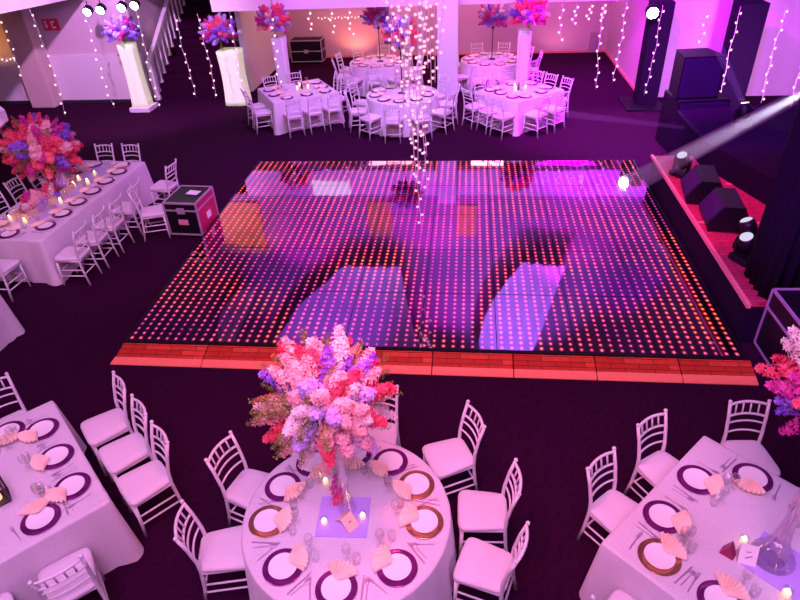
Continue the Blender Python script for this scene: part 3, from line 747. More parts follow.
tag(build('table_runner', rn, M['runner'], loc=(*L4(.1, .0), ZT-.003), rot=a4-PI/2), 'violet satin runner along the middle of the long table', 'table runner')
tp = thing('planter_box', 'pale wooden planter box of small flowers on the long table', 'planter', (*L4(-.35, -.12), ZT), a4-PI/2)
bb = MB(); bb.box(-.15, .15, -.62, -.60, 0, .12); bb.box(-.15, .15, .60, .62, 0, .12); bb.box(-.15, -.13, -.6, .6, 0, .12); bb.box(.13, .15, -.6, .6, 0, .12); bb.box(-.13, .13, -.6, .6, 0, .02)
build('box_body', bb, M['planter'], tp)
for k in range(26):
    y = -.50+1.06*k/25
    put('flower_spray', SPR[k % 5], tp, loc=(RND.uniform(-.09, .12), y, .05), rot=(RND.uniform(-.9, .9), RND.uniform(-.9, .9), k), scale=RND.uniform(.85, 1.15), mat=FL[['magenta_petal', 'blush_petal', 'lilac_petal', 'pale_petal', 'hot_pink_petal', 'purple_petal', 'blush_petal'][k % 7]])
cw = ['at the close end of the planter', 'by the planter corner', 'beside the middle of the planter', 'at the distant end of the planter', 'under the red bouquet by the runner', 'between the planter and the red bouquet', 'beyond the planter near the distant end']
for k, (a, b) in enumerate(((-.98, -.30), (-1.05, .02), (-.30, .14), (.36, -.05), (.5, .13), (.62, -.12), (.85, .06))):
    p = L4(a, b); candle(p.x, p.y, f'lit candle {cw[k]} on the long table', 'candles on the long table', s_=1.35)
vt = thing('flower_vase', 'clear vase under the red bouquet on the long table', 'vase', (*L4(.25, -.22), ZT))
vb_ = build('vase_body', MB().lathe([(.001, .001), (.08, 0), (.03, .03), (.03, .4), (.07, .62), (.068, .62), (.027, .4), (.02, .04)], 20, close=False), M['vase'], vt)
bouquet('huge red and violet bouquet over the long table', (*L4(.22, -.33), 1.50), .61, RED, n=100, seed=5, gbit=.12, lo=-.8, kit=SPR+FAT, spr_scale=1.15, zbase=-.6)

# ================================================================== TABLE 6, only its corner cloth shows
table('square_table', 'square table whose cloth corner shows beside the long table', 'sq', (1.6, 1.6), (-6.97, 5.48), 0, 'lilac floor-length cloth whose corner shows near the turned-away aisle', 31, 'banquet tables', 'floor-length tablecloths')

# ================================================================== far tables
def far_square(P, u, lu, v, lv, tname, label, clabel, seed, seats, plates, cg):
    c = P+u*lu/2+v*lv/2
    table('square_table', label, 'sq', (lu, lv), c, math.atan2(u.y, u.x), clabel, seed, 'banquet tables', 'floor-length tablecloths')
    ck = Clock()
    for s_, t in plates:
        p, o = {'-v': (P+u*t+v*.2, -v), '-u': (P+v*t+u*.2, -u), '+v': (P+u*t+v*(lv-.2), v), '+u': (P+v*t+u*(lu-.2), u)}[s_]
        setting(p.x, p.y, ang(o), ck.word(angc(p, c)), tname, tname, full=False)
    ck = Clock()
    for s_, t, dd in seats:
        p, o = {'-v': (P+u*t-v*dd, v), '-u': (P+v*t-u*dd, u), '+v': (P+u*t+v*(lv+dd), -v), '+u': (P+v*t+u*(lu+dd), -u)}[s_]
        chair(p.x, p.y, ang(o)+RND.uniform(-6, 6), f'white spindle-back chair at {ck.word(angc(p, c))} of {tname}', cg)
    return c
A = math.radians(31); u5 = Vector((math.cos(A), math.sin(A))); v5 = Vector((-math.sin(A), math.cos(A)))
c5 = far_square(Vector((-4.58, 14.34)), u5, 1.65, v5, 1.5, 'the stair-side table', 'square banquet table closest to the staircase', 'lilac floor-length cloth on the square table closest to the staircase', 41,
           [('-v', .38, .2), ('-v', .88, .2), ('-v', 1.38, .2), ('-u', .45, .2), ('-u', 1.0, .2), ('+u', .5, .12), ('+u', 1.1, .12), ('+v', .45, .1), ('+v', 1.1, .1)],
           [('-v', .4), ('-v', .9), ('-v', 1.38), ('-u', .62), ('-u', 1.1), ('+u', .62), ('+u', 1.1), ('+v', .45), ('+v', 1.1)], 'chairs round the table by the stairs')
A = math.radians(41); u8 = Vector((math.cos(A), math.sin(A))); v8 = Vector((-math.sin(A), math.cos(A)))
c8 = far_square(Vector((1.13, 14.14)), u8, 1.5, v8, 1.35, 'the pedestal-side table', 'square banquet table in front of the tall pale pedestal, near the open floor', 'lilac floor-length cloth on the square table before the pale pedestal', 43,
           [('-v', .38, .22), ('-v', .95, .22), ('-u', .20, .24), ('-u', .68, .22), ('-u', 1.18, .24), ('+u', .25, .10), ('+u', .72, .10), ('+u', 1.18, .10), ('+v', .35, .12), ('+v', .9, .12)],
           [('-v', .42), ('-v', .95), ('-u', .38), ('-u', .78), ('-u', 1.12), ('+u', .35), ('+u', .85), ('+v', .4), ('+v', .92)], 'chairs round the table by the pale pedestal')
def far_round(c, r, tname, label, clabel, seed, angs, cr, pl, cg, gold=False):
    table('round_table', label, 'round', (r,), c, 0, clabel, seed, 'banquet tables', 'floor-length tablecloths')
    ck = Clock()
    for a in pl:
        x, y = rad(*c, r-.2, a); setting(x, y, a, ck.word(a), tname, tname, full=False, gold=gold)
    ck = Clock()
    for a in angs:
        x, y = rad(*c, cr, a); chair(x, y, a+180+RND.uniform(-6, 6), f'white spindle-back chair at {ck.word(a)} of {tname}', cg)
far_round((-1.57, 14.98), .86, 'the table behind the strands', 'round banquet table behind the hanging light strands', 'lilac floor-length cloth on the round table behind the light strands', 45, (197, 232, 264, 298, 333, 8, 45, 85, 125, 162), 1.10, [198+36*k for k in range(10)], 'chairs round the table behind the strands')
far_round((-2.55, 18.2), .82, 'the flight-case alcove table', 'round alcove table nearer the flight case, in warm light', 'cream-lit floor-length cloth on the alcove table nearer the flight case', 47, [18+36*k for k in range(10)], 1.03, [18+36*k for k in range(10)], 'chairs round the alcove table nearer the case', True)
far_round((.65, 18.2), .86, 'the column-framed alcove table', 'round alcove table framed between white column and pale pedestal', 'cream-lit floor-length cloth on the alcove table between the pale columns', 49, [0+36*k for k in range(10)], 1.10, [36*k for k in range(10)], 'chairs round the alcove table between the columns', True)
# centrepieces on thin stands
def stand(x, y, z1, label):
    t = thing('flower_stand', label, 'flower stand', (x, y, ZT))
    build('stand_base', MB().lathe([(.10, 0), (.10, .008), (.02, .02), (.012, .03)], 16), M['stem'], t)
    build('stand_rod', MB().tube([(0, 0, .02), (0, 0, z1-ZT)], .014, 8), M['stem'], t)
    build('stand_cup', MB().lathe([(.015, z1-ZT-.02), (.06, z1-ZT+.06), (.055, z1-ZT+.06), (.01, z1-ZT)], 12), M['stem'], t)
stand(-1.57, 15.0, 1.75, 'thin dark flower stand on the table behind the light strands')
bouquet('bright pink bouquet with violet sprays on the stand behind the light strands', (-1.57, 15.0, 2.1), .42, ['hot_pink_petal', 'blush_petal', 'purple_petal', 'lilac_petal', 'hot_pink_petal'], n=56, seed=12, gbit=.03, lo=-.8, spr_scale=1.1, zbase=-.34)
stand(-2.5, 18.2, 1.62, 'thin dark flower stand on the alcove table nearer the flight case')
bouquet('magenta and blue-violet bouquet on the alcove stand nearer the flight case', (-2.5, 18.2, 1.95), .42, PUR, n=54, seed=13, gbit=.03, lo=-.7, spr_scale=1.1, zbase=-.32)
stand(.65, 18.2, 1.55, 'thin dark flower stand on the alcove table between the pale columns')
bouquet('round deep magenta bouquet on the alcove stand between the pale columns', (.65, 18.2, 1.88), .44, ['magenta_petal', 'purple_petal', 'magenta_petal', 'lilac_petal'], n=58, seed=14, gbit=.03, lo=-.8, spr_scale=1.1, zbase=-.32)
for x, y, tn in ((c5.x+.1, c5.y+.1, 'the square table by the stairs'), (c8.x-.05, c8.y, 'the square table by the pale pedestal')):
    for k in range(3):
        candle(x+.16*math.cos(k*2.1), y+.16*math.sin(k*2.1), ('lit candle facing the dance floor', 'lit candle facing the alcove', 'lit candle facing the staircase side')[(2, 1, 0)[k]]+' amid '+tn, 'candles on '+tn, s_=1.4)
    tag(build('bud_vase', MB().lathe([(.03, 0), (.035, .05), (.012, .12), (.02, .17), (.001, .16)], 12), M['stem'], loc=(x, y, ZT-.002)), 'small dark bud vase in the middle of '+tn, 'vase')

# ================================================================== pedestals
def pedestal(x, y, z1, w0, w1, mat, label, plinth=True, lace=False, rz=0):
    t = thing('fabric_pedestal', label, 'pedestal', (x, y, 0), rz, 'flower pedestals')
    zb = .12 if plinth else .0
    if plinth: build('plinth', MB().box(-w0*.62, w0*.62, -w0*.62, w0*.62, 0, .13, bev=.015), M['white'], t)
    n = 64; vs = []; fs = []; rows = 12
    for i in range(rows+1):
        v = i/rows; w = (w0+(w1-w0)*v)*(1-.10*math.sin(PI*v) if not lace else 1)
        for k in range(n):
            a = 2*PI*k/n; c, s_ = math.cos(a), math.sin(a); e = .35
            xx = math.copysign(abs(c)**e, c); yy = math.copysign(abs(s_)**e, s_)
            f = 1+(.03 if not lace else .05)*math.sin(a*(16 if not lace else 10)+v*(2 if lace else 0))
            vs.append((xx*w/2*f, yy*w/2*f, zb+(z1-zb)*v))
    fs.append(list(range(n-1, -1, -1))); fs.append([rows*n+k for k in range(n)])
    for i in range(rows):
        for k in range(n): fs.append((i*n+k, i*n+(k+1) % n, (i+1)*n+(k+1) % n, (i+1)*n+k))
    build('draped_fabric', MB().add(vs, fs, True), mat, t)
    return t
pedestal(-8.98, 16.45, 1.75, .46, .40, M['gauze'], 'glowing pale green pedestal on a white plinth, beside the stair newel')
bouquet('violet and pink bouquet on the plinth pedestal under the wall spotlights', (-8.98, 16.4, 2.05), .42, ['purple_petal', 'magenta_petal', 'purple_petal', 'lilac_petal', 'purple_petal'], n=62, seed=21, gbit=.03, lo=-.6, spr_scale=1.05, zbase=-.29)
pedestal(-6.42, 17.0, 1.42, .62, .60, M['gauze'], 'wide glowing pale green draped pedestal at the foot of the stairs', plinth=False)
bouquet('pink and violet bouquet on the wide glowing pedestal at the stairs', (-6.6, 16.95, 1.86), .48, ['magenta_petal', 'purple_petal', 'hot_pink_petal', 'purple_petal', 'lilac_petal'], n=70, seed=22, gbit=.03, lo=-.6, spr_scale=1.1, zbase=-.42)
pedestal(-4.90, 16.6, 1.8, .28, .34, M['lace'], 'slender white lace pedestal behind the table by the stairs', plinth=False, lace=True)
bouquet('pink and lilac bouquet on the slender lace pedestal', (-4.95, 16.55, 2.18), .44, PNK, n=62, seed=23, gbit=.03, lo=-.7, spr_scale=1.1, zbase=-.36)
pedestal(1.38, 16.6, 1.82, .30, .32, M['white'], 'plain pale lilac pedestal behind the square table near the open floor', plinth=False, lace=True)
bouquet('pink and lilac bouquet on the plain pale pedestal', (1.45, 16.5, 2.2), .48, PNK, n=64, seed=24, gbit=.03, lo=-.7, spr_scale=1.15, zbase=-.34)

# ================================================================== dance floor
df = thing('dance_floor', 'glossy black dance floor set with rows of red and pink lights', 'dance floor', (0, 0, 0))
build('led_surface', MB().box(FX0, FX1, FY0, FY1, .04, .12), M['led'], df)
ed = MB(); ed.box(FX0-.03, FX1+.03, FY0-.035, FY0-.001, 0, .118); ed.box(FX0-.03, FX1+.03, FY1+.001, FY1+.03, 0, .118); ed.box(FX0-.03, FX0-.001, FY0, FY1, 0, .118); ed.box(FX1+.001, FX1+.03, FY0, FY1, 0, .118)
build('edge_frame', ed, M['dark'], df)
ords = ['left-end', 'second', 'third', 'fourth', 'fifth', 'sixth', 'seventh', 'last']
xs = [-4.47, -3.30, -2.32, -1.35, -.37, .62, 1.60, 2.58, 3.42]
for k in range(8):
    x0, x1 = xs[k]+.006, xs[k+1]-.006
    sk = .04 if k == 0 else 0
    where = ['at the end by the round aisle, below the lilac stripe', 'second from the flight-case end', 'third from the flight-case end', 'fourth from the flight-case end, behind the big bouquet', 'fifth from the flight-case end', 'third from the stage end', 'second from the stage end', 'at the end touching the stage'][k]
    t = thing('parquet_ramp', f'red parquet ramp section {where}', 'ramp', (x0, 0, 0), 0, 'parquet ramp sections along the dance floor')
    w = x1-x0
    mb = MB(); mb.add([(-sk*.5, 5.80, .0), (w, 5.80, 0), (w, 6.02, 0), (0, 6.02, 0), (-sk*.3, 5.80, .045), (w, 5.80, .045), (w, 6.02, .098), (0, 6.02, .098)], [(0, 3, 2, 1), (4, 5, 6, 7), (0, 1, 5, 4), (1, 2, 6, 5), (2, 3, 7, 6), (3, 0, 4, 7)])
    build('parquet_panel', mb, M['parquet'], t)
    mb = MB(); mb.add([(-sk*1.2, 5.69, .0), (w, 5.69, 0), (w, 5.797, 0), (-sk*.5, 5.797, 0), (-sk*1.2, 5.69, .012), (w, 5.69, .012), (w, 5.797, .047), (-sk*.5, 5.797, .047)], [(0, 3, 2, 1), (4, 5, 6, 7), (0, 1, 5, 4), (1, 2, 6, 5), (2, 3, 7, 6), (3, 0, 4, 7)])
    build('wood_edge', mb, M['woodedge'], t)

# ================================================================== stage
stg = thing('stage', 'low stage with pink-lit plank top and black side beside the dance floor', 'stage', (0, 0, 0))
build('stage_skirt', MB().box(3.43, 9.4, 6.50, 11.30, 0, .55), M['blackdrape'], stg)
build('stage_planks', MB().box(3.43, 9.4, 6.50, 11.30, .55, .60), M['stagewood'], stg)
tr = MB(); tr.box(3.40, 3.445, 6.45, 11.34, .56, .612); build('stage_edge', tr, M['stageedge'], stg)
tr = MB(); tr.box(3.46, 4.7, 8.60, 8.65, .598, .606); tr.box(4.3, 9.3, 10.0, 10.05, .598, .606); build('joint_strip', tr, M['stageedge'], stg)
rs = thing('stage_riser', 'black riser block at the far side of the stage', 'riser', (0, 0, 0))
build('riser_block', MB().prism([(4.13, 10.90), (4.66, 9.16), (9.4, 9.16), (9.4, 11.28), (4.13, 11.28)], .60, 1.02), M['blackdrape'], rs)
rb_ = thing('speaker_platform', 'low black platform behind the stage beside the bass cabinet', 'platform', (0, 0, 0))
build('platform_deck', MB().prism([(4.13, 11.36), (9.4, 11.36), (9.4, 12.9), (5.2, 12.9), (4.13, 12.7)], 0.0, 1.0), M['blackdrape'], rb_)
# pleated black curtain at the stage side
vs = []; fs = []
def curtain_path(n):
    out_ = []
    for k in range(n+1):
        d_ = 5.58*k/n
        if d_ < .50: p = Vector((3.62, 7.08-d_)); q = Vector((-1, 0))
        elif d_ < .62: a_ = (d_-.50)/.12*PI/2; p = Vector((3.70-.08*math.cos(a_), 6.58-.08*math.sin(a_))); q = Vector((-math.cos(a_), -math.sin(a_)))
        else: p = Vector((3.70+d_-.62, 6.50)); q = Vector((0, -1))
        out_.append(p+Vector((0, .06))+q*(.028*math.sin(d_*2*PI/.145)))
    return out_
n = 330
for sdx in (0, .02):
    pts_ = curtain_path(n)
    for z in (.602, 1.6, 2.6, 3.8):
        for k, p in enumerate(pts_):
            t_ = (pts_[min(n, k+1)]-pts_[max(0, k-1)]); nv = Vector((-t_.y, t_.x)).normalized()
            vs.append((p.x+nv.x*sdx, p.y+nv.y*sdx, z))
W = n+1
for i in range(3):
    for k in range(n): a = i*W+k; fs.append((a, a+1, a+W+1, a+W)); fs.append((4*W+a, 4*W+a+W, 4*W+a+W+1, 4*W+a+1))
for k in range(n): fs.append((3*W+k, 3*W+k+1, 7*W+k+1, 7*W+k)); fs.append((k, 4*W+k, 4*W+k+1, k+1))
ct = thing('stage_curtain', 'tall black pleated curtain standing on the stage planks', 'curtain', (0, 0, 0))
build('curtain_cloth', MB().add(vs, fs, True), M['blackdrape'], ct)
mb = MB(); mb.tube([(3.62, 7.16, 3.8), (3.62, 6.60, 3.8), (3.72, 6.56, 3.8), (8.65, 6.56, 3.8)], .03); build('curtain_rod', mb, M['dark'], ct)
for x_, y_ in ((3.62, 7.16), (8.70, 6.56)): build('upright', MB().tube([(x_, y_, .60), (x_, y_, 3.82)], .02), M['dark'], ct)
# wedge monitors
def monitor(x, y, rz, label, s_=1.0):
    t = thing('stage_monitor', label, 'stage monitor', (x, y, .602), rz, 'stage monitors along the edge')
    w = .33*s_
    mb = MB(); pr = [(-.24, 0), (.24, 0), (.27, .10), (.10, .37), (-.16, .37), (-.24, .22)]
    vs = [(-w, yy*s_, zz*s_) for yy, zz in pr]+[(w, yy*s_, zz*s_) for yy, zz in pr]
    mb.add(vs, [(0, 1, 2, 3, 4, 5), (11, 10, 9, 8, 7, 6)]+[(i, 6+i, 6+(i+1) % 6, (i+1) % 6) for i in range(6)])
    build('cabinet', mb, M['black_case'], t)
    g = MB(); a = Vector((0, .27*s_, .10*s_)); b = Vector((0, .10*s_, .37*s_)); nrm = Vector((0, .85, .53))*.008
    q = [a+(b-a)*.06+nrm, a+(b-a)*.94+nrm]
    g.add([q[0]+Vector((-w*.92, 0, 0)), q[0]+Vector((w*.92, 0, 0)), q[1]+Vector((w*.92, 0, 0)), q[1]+Vector((-w*.92, 0, 0))]+[a+(b-a)*.06+Vector((-w*.92, 0, 0)), a+(b-a)*.06+Vector((w*.92, 0, 0)), a+(b-a)*.94+Vector((w*.92, 0, 0)), a+(b-a)*.94+Vector((-w*.92, 0, 0))],
          [(0, 3, 2, 1), (0, 1, 5, 4), (1, 2, 6, 5), (2, 3, 7, 6), (3, 0, 4, 7)])
    build('grille', g, M['grille'], t)
monitor(3.76, 9.56, 1.42, 'black wedge monitor farthest up the stage edge', 1.05)
monitor(3.80, 8.66, 1.45, 'black wedge monitor in the middle of the stage edge', 1.05)
LENS2 = emission('dim_lens', (.8, .75, 1), .9)
def head(x, y, z, rz, label, lit=None):
    t = thing('moving_head', label, 'spotlight', (x, y, z), rz, 'moving head lights on the stage')
    build('light_base', MB().box(-.15, .15, -.12, .12, 0, .09, bev=.015), M['black_case'], t)
    [build('yoke_arm', MB().box(a_, a_+.03, -.05, .05, .09, .32, bev=.008), M['black_case'], t) for a_ in (-.15, .12)]
    R_ = Matrix.Translation((0, 0, .27)) @ Matrix.Rotation(-.5, 4, 'X')
    lh_ = build('lamp_head', MB().lathe([(.05, -.14), (.10, -.10), (.11, .05), (.09, .13)], 18, mat=R_), M['black_case'], t)
    build('lens', MB().lathe([(.001, .128), (.082, .129), (.06, .145), (.001, .15)], 18, mat=R_, close=False), lit or LENS2, lh_)
LENS = emission('cool_lens', (.85, .8, 1), 12)
head(3.66, 10.38, .602, 2.2, 'small black moving light before the farthest wedge monitor')
head(3.86, 7.92, .602, 1.0, 'black moving light between the curtain foot and the middle monitor')
head(3.70, 7.50, .602, 2.0, 'black moving light closest to the stage corner')
head(5.02, 11.75, 1.0, 0, 'lit white moving light shining on the black riser', LENS)
# loudspeaker stack
t = thing('subwoofer', 'large black bass cabinet under the loudspeaker by the dark column', 'speaker', (4.72, 13.45, 0), .1)
build('cabinet', MB().box(-.52, .52, -.42, .42, 0, 1.10, bev=.02), M['dark'], t); build('grille', MB().box(-.48, .48, -.44, -.422, .06, 1.04), M['grille'], t)
t = thing('loudspeaker', 'black angled loudspeaker on top of the large bass cabinet', 'speaker', (4.58, 13.45, 1.10), .1)
build('cabinet', MB().prism([(-.42, -.35), (.40, -.35), (.30, .35), (-.32, .35)], 0, .82), M['dark'], t); build('grille', MB().box(-.39, .37, -.37, -.352, .04, .78), M['grille'], t)

# ================================================================== flight cases
def flight_case(x, y, rz, w, d, h, label, front=None, side=None, z=0, lid=.7, extra=None):
    t = thing('flight_case', label, 'flight case', (x, y, 0), rz)
    wh = .07
    build('case_body', MB().box(-w/2, w/2, -d/2, d/2, wh, h*lid-.005), front or M['black_case'], t)
    cl_ = build('case_lid', MB().box(-w/2, w/2, -d/2, d/2, h*lid+.005, h), M['black_case'], t)
    if side: build('side_panel', MB().box(w/2, w/2+.006, -d/2+.02, d/2-.02, wh+.02, h-.03), side, t)
    e = MB(); r = .014
    for sx in (-1, 1):
        for sy in (-1, 1): e.box(sx*w/2-r, sx*w/2+r, sy*d/2-r, sy*d/2+r, wh, h)
    for zz in (wh+.01, h*lid, h):
        for sy in (-1, 1): e.box(-w/2, w/2, sy*d/2-r, sy*d/2+r, zz-r, zz+r)
        for sx in (-1, 1): e.box(sx*w/2-r, sx*w/2+r, -d/2, d/2, zz-r, zz+r)
    build('metal_edging', e, M['alu'], t)
    for sx in (-1, 1):
        for sy in (-1, 1): build('caster', MB().lathe([(.03, -.015), (.035, -.01), (.035, .01), (.03, .015)], 12, mat=Matrix.Translation((sx*(w/2-.06), sy*(d/2-.06), .035)) @ Matrix.Rotation(PI/2, 4, 'Y')), M['dark'], t)
    build('latch', MB().box(-.07, .07, -d/2-.02, -d/2-.003, h*lid-.06, h*lid+.05, bev=.004), M['alu'], cl_)
    return t
t = flight_case(-4.78, 9.42, -.06, .58, .70, .66, 'black flight case with magenta side and paper on top, beside the dance floor', side=M['case_red'], lid=.8)
build('name_label', MB().box(-.09, .09, -.356, -.352, .26, .36), M['label'], t)
build('name_label', MB().box(.296, .301, -.05, .1, .24, .36), M['paper'], t)
tag(build('paper_sheet', MB().box(-.11, .11, -.08, .08, 0, .004), M['paper'], loc=(-4.70, 9.48, .674), rot=-.2), 'white paper sheet lying on the black and magenta flight case', 'paper')
flight_case(4.10, 5.90, .03, .95, 1.05, .86, 'black flight case with metal edging at the stage corner', lid=.72)
flight_case(-5.40, 21.6, 0, 1.05, .6, .74, 'black flight case on casters against the alcove wall', lid=.55)

# ================================================================== wall sign
t = thing('wall_sign', 'red sign with small white figures on the mauve wall', 'sign', (-11.45, 17.27, 2.12))
sb_ = build('sign_board', MB().box(-.23, .23, -.02, .02, -.15, .15, bev=.006), M['sign'], t)
g = MB(); g.box(-.15, -.11, -.028, -.021, -.08, .03); g.ball((-.13, -.026, .07), .025, 6); g.box(-.17, -.09, -.028, -.021, -.03, -.005)
g.box(.02, .06, -.028, -.021, -.02, .09); g.box(.02, .13, -.028, -.021, .05, .09); g.box(.03, .14, -.028, -.021, -.09, -.05)
build('sign_figures', g, M['paper'], sb_)

# ================================================================== wall spots
SPOTL = emission('spot_lens', (.93, .85, 1), 55)
def par(x, y, z, label, r=.085, strength=None):
    t = thing('spotlight', label, 'spotlight', (x, y, z), 0, 'bright wash spotlights')
    R_ = Matrix.Rotation(PI/2+.35, 4, 'X')
    lc_ = build('lamp_can', MB().lathe([(.05, -.2), (r*1.1, -.16), (r*1.2, .0), (r*1.15, .0)], 18, mat=R_, close=False), M['dark'], t)
    build('lens', MB().lathe([(.001, -.004), (r, -.004), (r, .004), (.001, .004)], 18, mat=R_, close=False), strength or SPOTL, lc_)
    build('bracket', MB().tube([(0, .1, .05), (0, .1, .25)], .012, 6), M['dark'], t)
for x, z, w in ((-9.72, 2.55, 'outermost of the four above the pedestal bouquet'), (-9.36, 2.58, 'second of the four, beside the outermost'), (-8.78, 2.62, 'third of the four, near the stair rail'), (-8.42, 2.66, 'fourth, closest to the stair rail')):
    par(x, 16.3, z, 'bright violet-white spotlight, '+w, .10)
par(4.22, 16.0, 2.22, 'dazzling white spotlight at the top of the dark column', .13)

# ================================================================== strings of fairy lights
bl = MB(); bl.lathe([(.006, .02), (.010, .012), (.020, -.006), (.022, -.018), (.012, -.028), (.001, -.030)], 8, close=False); BULB = bl.mesh('bulb', M['bulb'])
bl2 = MB(); bl2.ball((0, 0, 0), .021, 6); BULB2 = bl2.mesh('bulb', M['bulb2'])
def strand(x, y, z0, z1, n, label, group, me, seed, sway=.05, s_=1.0):
    r = random.Random(seed); t = thing('light_strand', label, 'string light', (x, y, z1), 0, group)
    path = []; m = max(8, n)
    a, b = r.random()*6, r.random()*6
    for k in range(m+1):
        f = k/m; path.append((sway*f*math.sin(f*5+a)+sway*.3*math.sin(f*17+b), sway*.5*math.sin(f*4+b), -(z1-z0)*f))
    build('wire', MB().tube(path, .005, 5), M['wire'], t)
    for k in range(n):
        f = (k+.7)/(n+.2)*m; i = min(m-1, int(f)); g_ = f-i
        p = Vector(path[i]).lerp(Vector(path[i+1]), min(1, g_)); sd_ = -1 if k % 2 else 1
        put('bulb', me, t, loc=(p.x+sd_*.03*s_, p.y-.02, p.z), rot=(0, sd_*.5, 0), scale=s_)
GA = 'fairy light strands along the mezzanine edge'
strand(-11.9, 16.0, 1.0, 2.8, 8, 'fairy light strand over the tan column', GA, BULB, 1, s_=1.05)
strand(-10.75, 15.6, .1, 2.8, 11, 'fairy light strand between wall sign and plinth pedestal', GA, BULB, 2, s_=1.05)
strand(-9.60, 16.0, .2, 2.8, 11, 'fairy light strand just outside the plinth pedestal', GA, BULB, 3, s_=1.05)
strand(-8.32, 16.1, .15, 2.6, 11, 'fairy light strand beside the stair newel', GA, BULB, 4, s_=1.05)
strand(-7.25, 16.0, .45, 2.5, 10, 'fairy light strand before the dark stairs', GA, BULB, 5, s_=1.05)
strand(-6.62, 15.9, .45, 2.5, 11, 'fairy light strand brushing the wide glowing pedestal', GA, BULB, 6, s_=1.05)
strand(-5.95, 16.2, .35, 2.5, 11, 'fairy light strand between the wide pedestal and the lace pedestal', GA, BULB, 7, s_=1.05)
strand(-4.83, 16.0, .55, 2.45, 10, 'fairy light strand in front of the lace pedestal', GA, BULB, 8, s_=1.2)
strand(-3.95, 16.4, 1.95, 2.45, 4, 'short fairy light strand above the alcove flight case', GA, BULB, 9, s_=1.1)
strand(-3.4, 16.4, 1.85, 2.45, 4, 'short fairy light strand just past the alcove flight case', GA, BULB, 10, s_=1.1)
strand(-2.95, 16.4, 1.8, 2.45, 5, 'short fairy light strand by the bouquets of the alcove', GA, BULB, 11, s_=1.1)
for k, (x, z0) in enumerate(((2.2, 1.55), (2.52, 1.95), (2.85, 2.05), (3.15, 2.08))):
    strand(x, 16.3, z0, 2.42, 5, ['long', 'second', 'third', 'fourth'][k]+' fairy light strand of the short row between pedestal bouquet and dark column', GA, BULB, 12+k, s_=1.1)
for k, (x, y, z0, w) in enumerate(((2.98, 15.3, .70, 'longest strand over the open magenta floor'), (4.22, 15.3, .55, 'fairy light strand running down the dark column'), (3.55, 15.8, .72, 'fairy light strand just before the dark column'), (4.95, 14.6, .65, 'fairy light strand over the black loudspeaker'),
                                    (5.72, 14.9, .45, 'fairy light strand beside the inner stage column'), (6.68, 15.0, .42, 'fairy light strand behind the lit moving light'), (7.2, 14.6, .15, 'fairy light strand at the far end past the stage column'))):
    strand(x, y, z0, 2.5, 11, w, GA, BULB, 30+k, s_=1.05)
GC = 'light strands hanging over the dance floor'
cs = [(-.72, 8.30, .66), (-.66, 8.38, 1.2), (-.60, 8.25, 1.45), (-.80, 8.35, 1.9), (-.93, 8.3, 2.6), (-1.02, 8.45, 2.85), (-.52, 8.35, 1.75), (-.45, 8.45, 2.3), (-.37, 8.3, 3.1), (-.86, 8.2, 2.2), (-.56, 8.5, 2.75), (-.98, 8.1, 3.2), (-.48, 8.15, 3.0), (-.74, 8.55, 2.45), (-.42, 8.6, 2.7), (-.90, 8.55, 3.05)]
wd = ['longest', 'second longest', 'third longest', 'fifth longest', 'loose outer', 'outermost stairs-side', 'fourth longest', 'loose stage-side', 'outermost short stage-side', 'sixth longest', 'short inner', 'short front stairs-side', 'short front stage-side', 'short rear middle', 'short rear stage-side', 'short rear stairs-side']
for k, (x, y, z0) in enumerate(cs):
    strand(x, y, z0, 9.55, int((9.55-z0)/.13), wd[k]+' fairy light strand of the cluster hanging over the dance floor', GC, BULB2, 60+k, sway=.07, s_=.95)
# string of small lights along the dado of the walls
def bulb_row(x0, x1, y, z, n, label):
    t = thing('light_garland', label, 'string light', ((x0+x1)/2, y, z))
    build('wire', MB().tube([(x0-(x0+x1)/2, 0, 0), (x1-(x0+x1)/2, 0, 0)], .006, 5), M['wire'], t)
    for k in range(n): put('bulb', BULB, t, loc=(x0-(x0+x1)/2+(x1-x0)*(k+.5)/n, -.03, -.03*(k % 2)))
bulb_row(-14, -12.5, 17.18, 1.27, 12, 'row of small bulbs on the wall ledge beside the tan column')
bulb_row(-5.1, -2.6, 22.12, 1.30, 22, 'row of small bulbs along the alcove back wall')

# pale cloth end hanging at the frame's edge over the long table
vs = []; fs = []
for yy in (8.9, 9.0): vs += [(x, yy+.03*math.sin(i*1.7), z) for i, (x, z) in enumerate(((-9.4, 3.6), (-7.75, 2.95), (-7.42, 2.55), (-7.18, 2.30), (-7.22, 2.12), (-7.42, 1.98), (-7.7, 1.92), (-9.4, 1.7)))]
fs = [list(range(8)), list(range(15, 7, -1))]+[(i, 8+i, 8+(i+1) % 8, (i+1) % 8) for i in range(8)]
tag(build('hanging_drape', MB().add(vs, fs), M['drape']), 'pale lilac cloth drape end hanging above the red bouquet', 'drape')
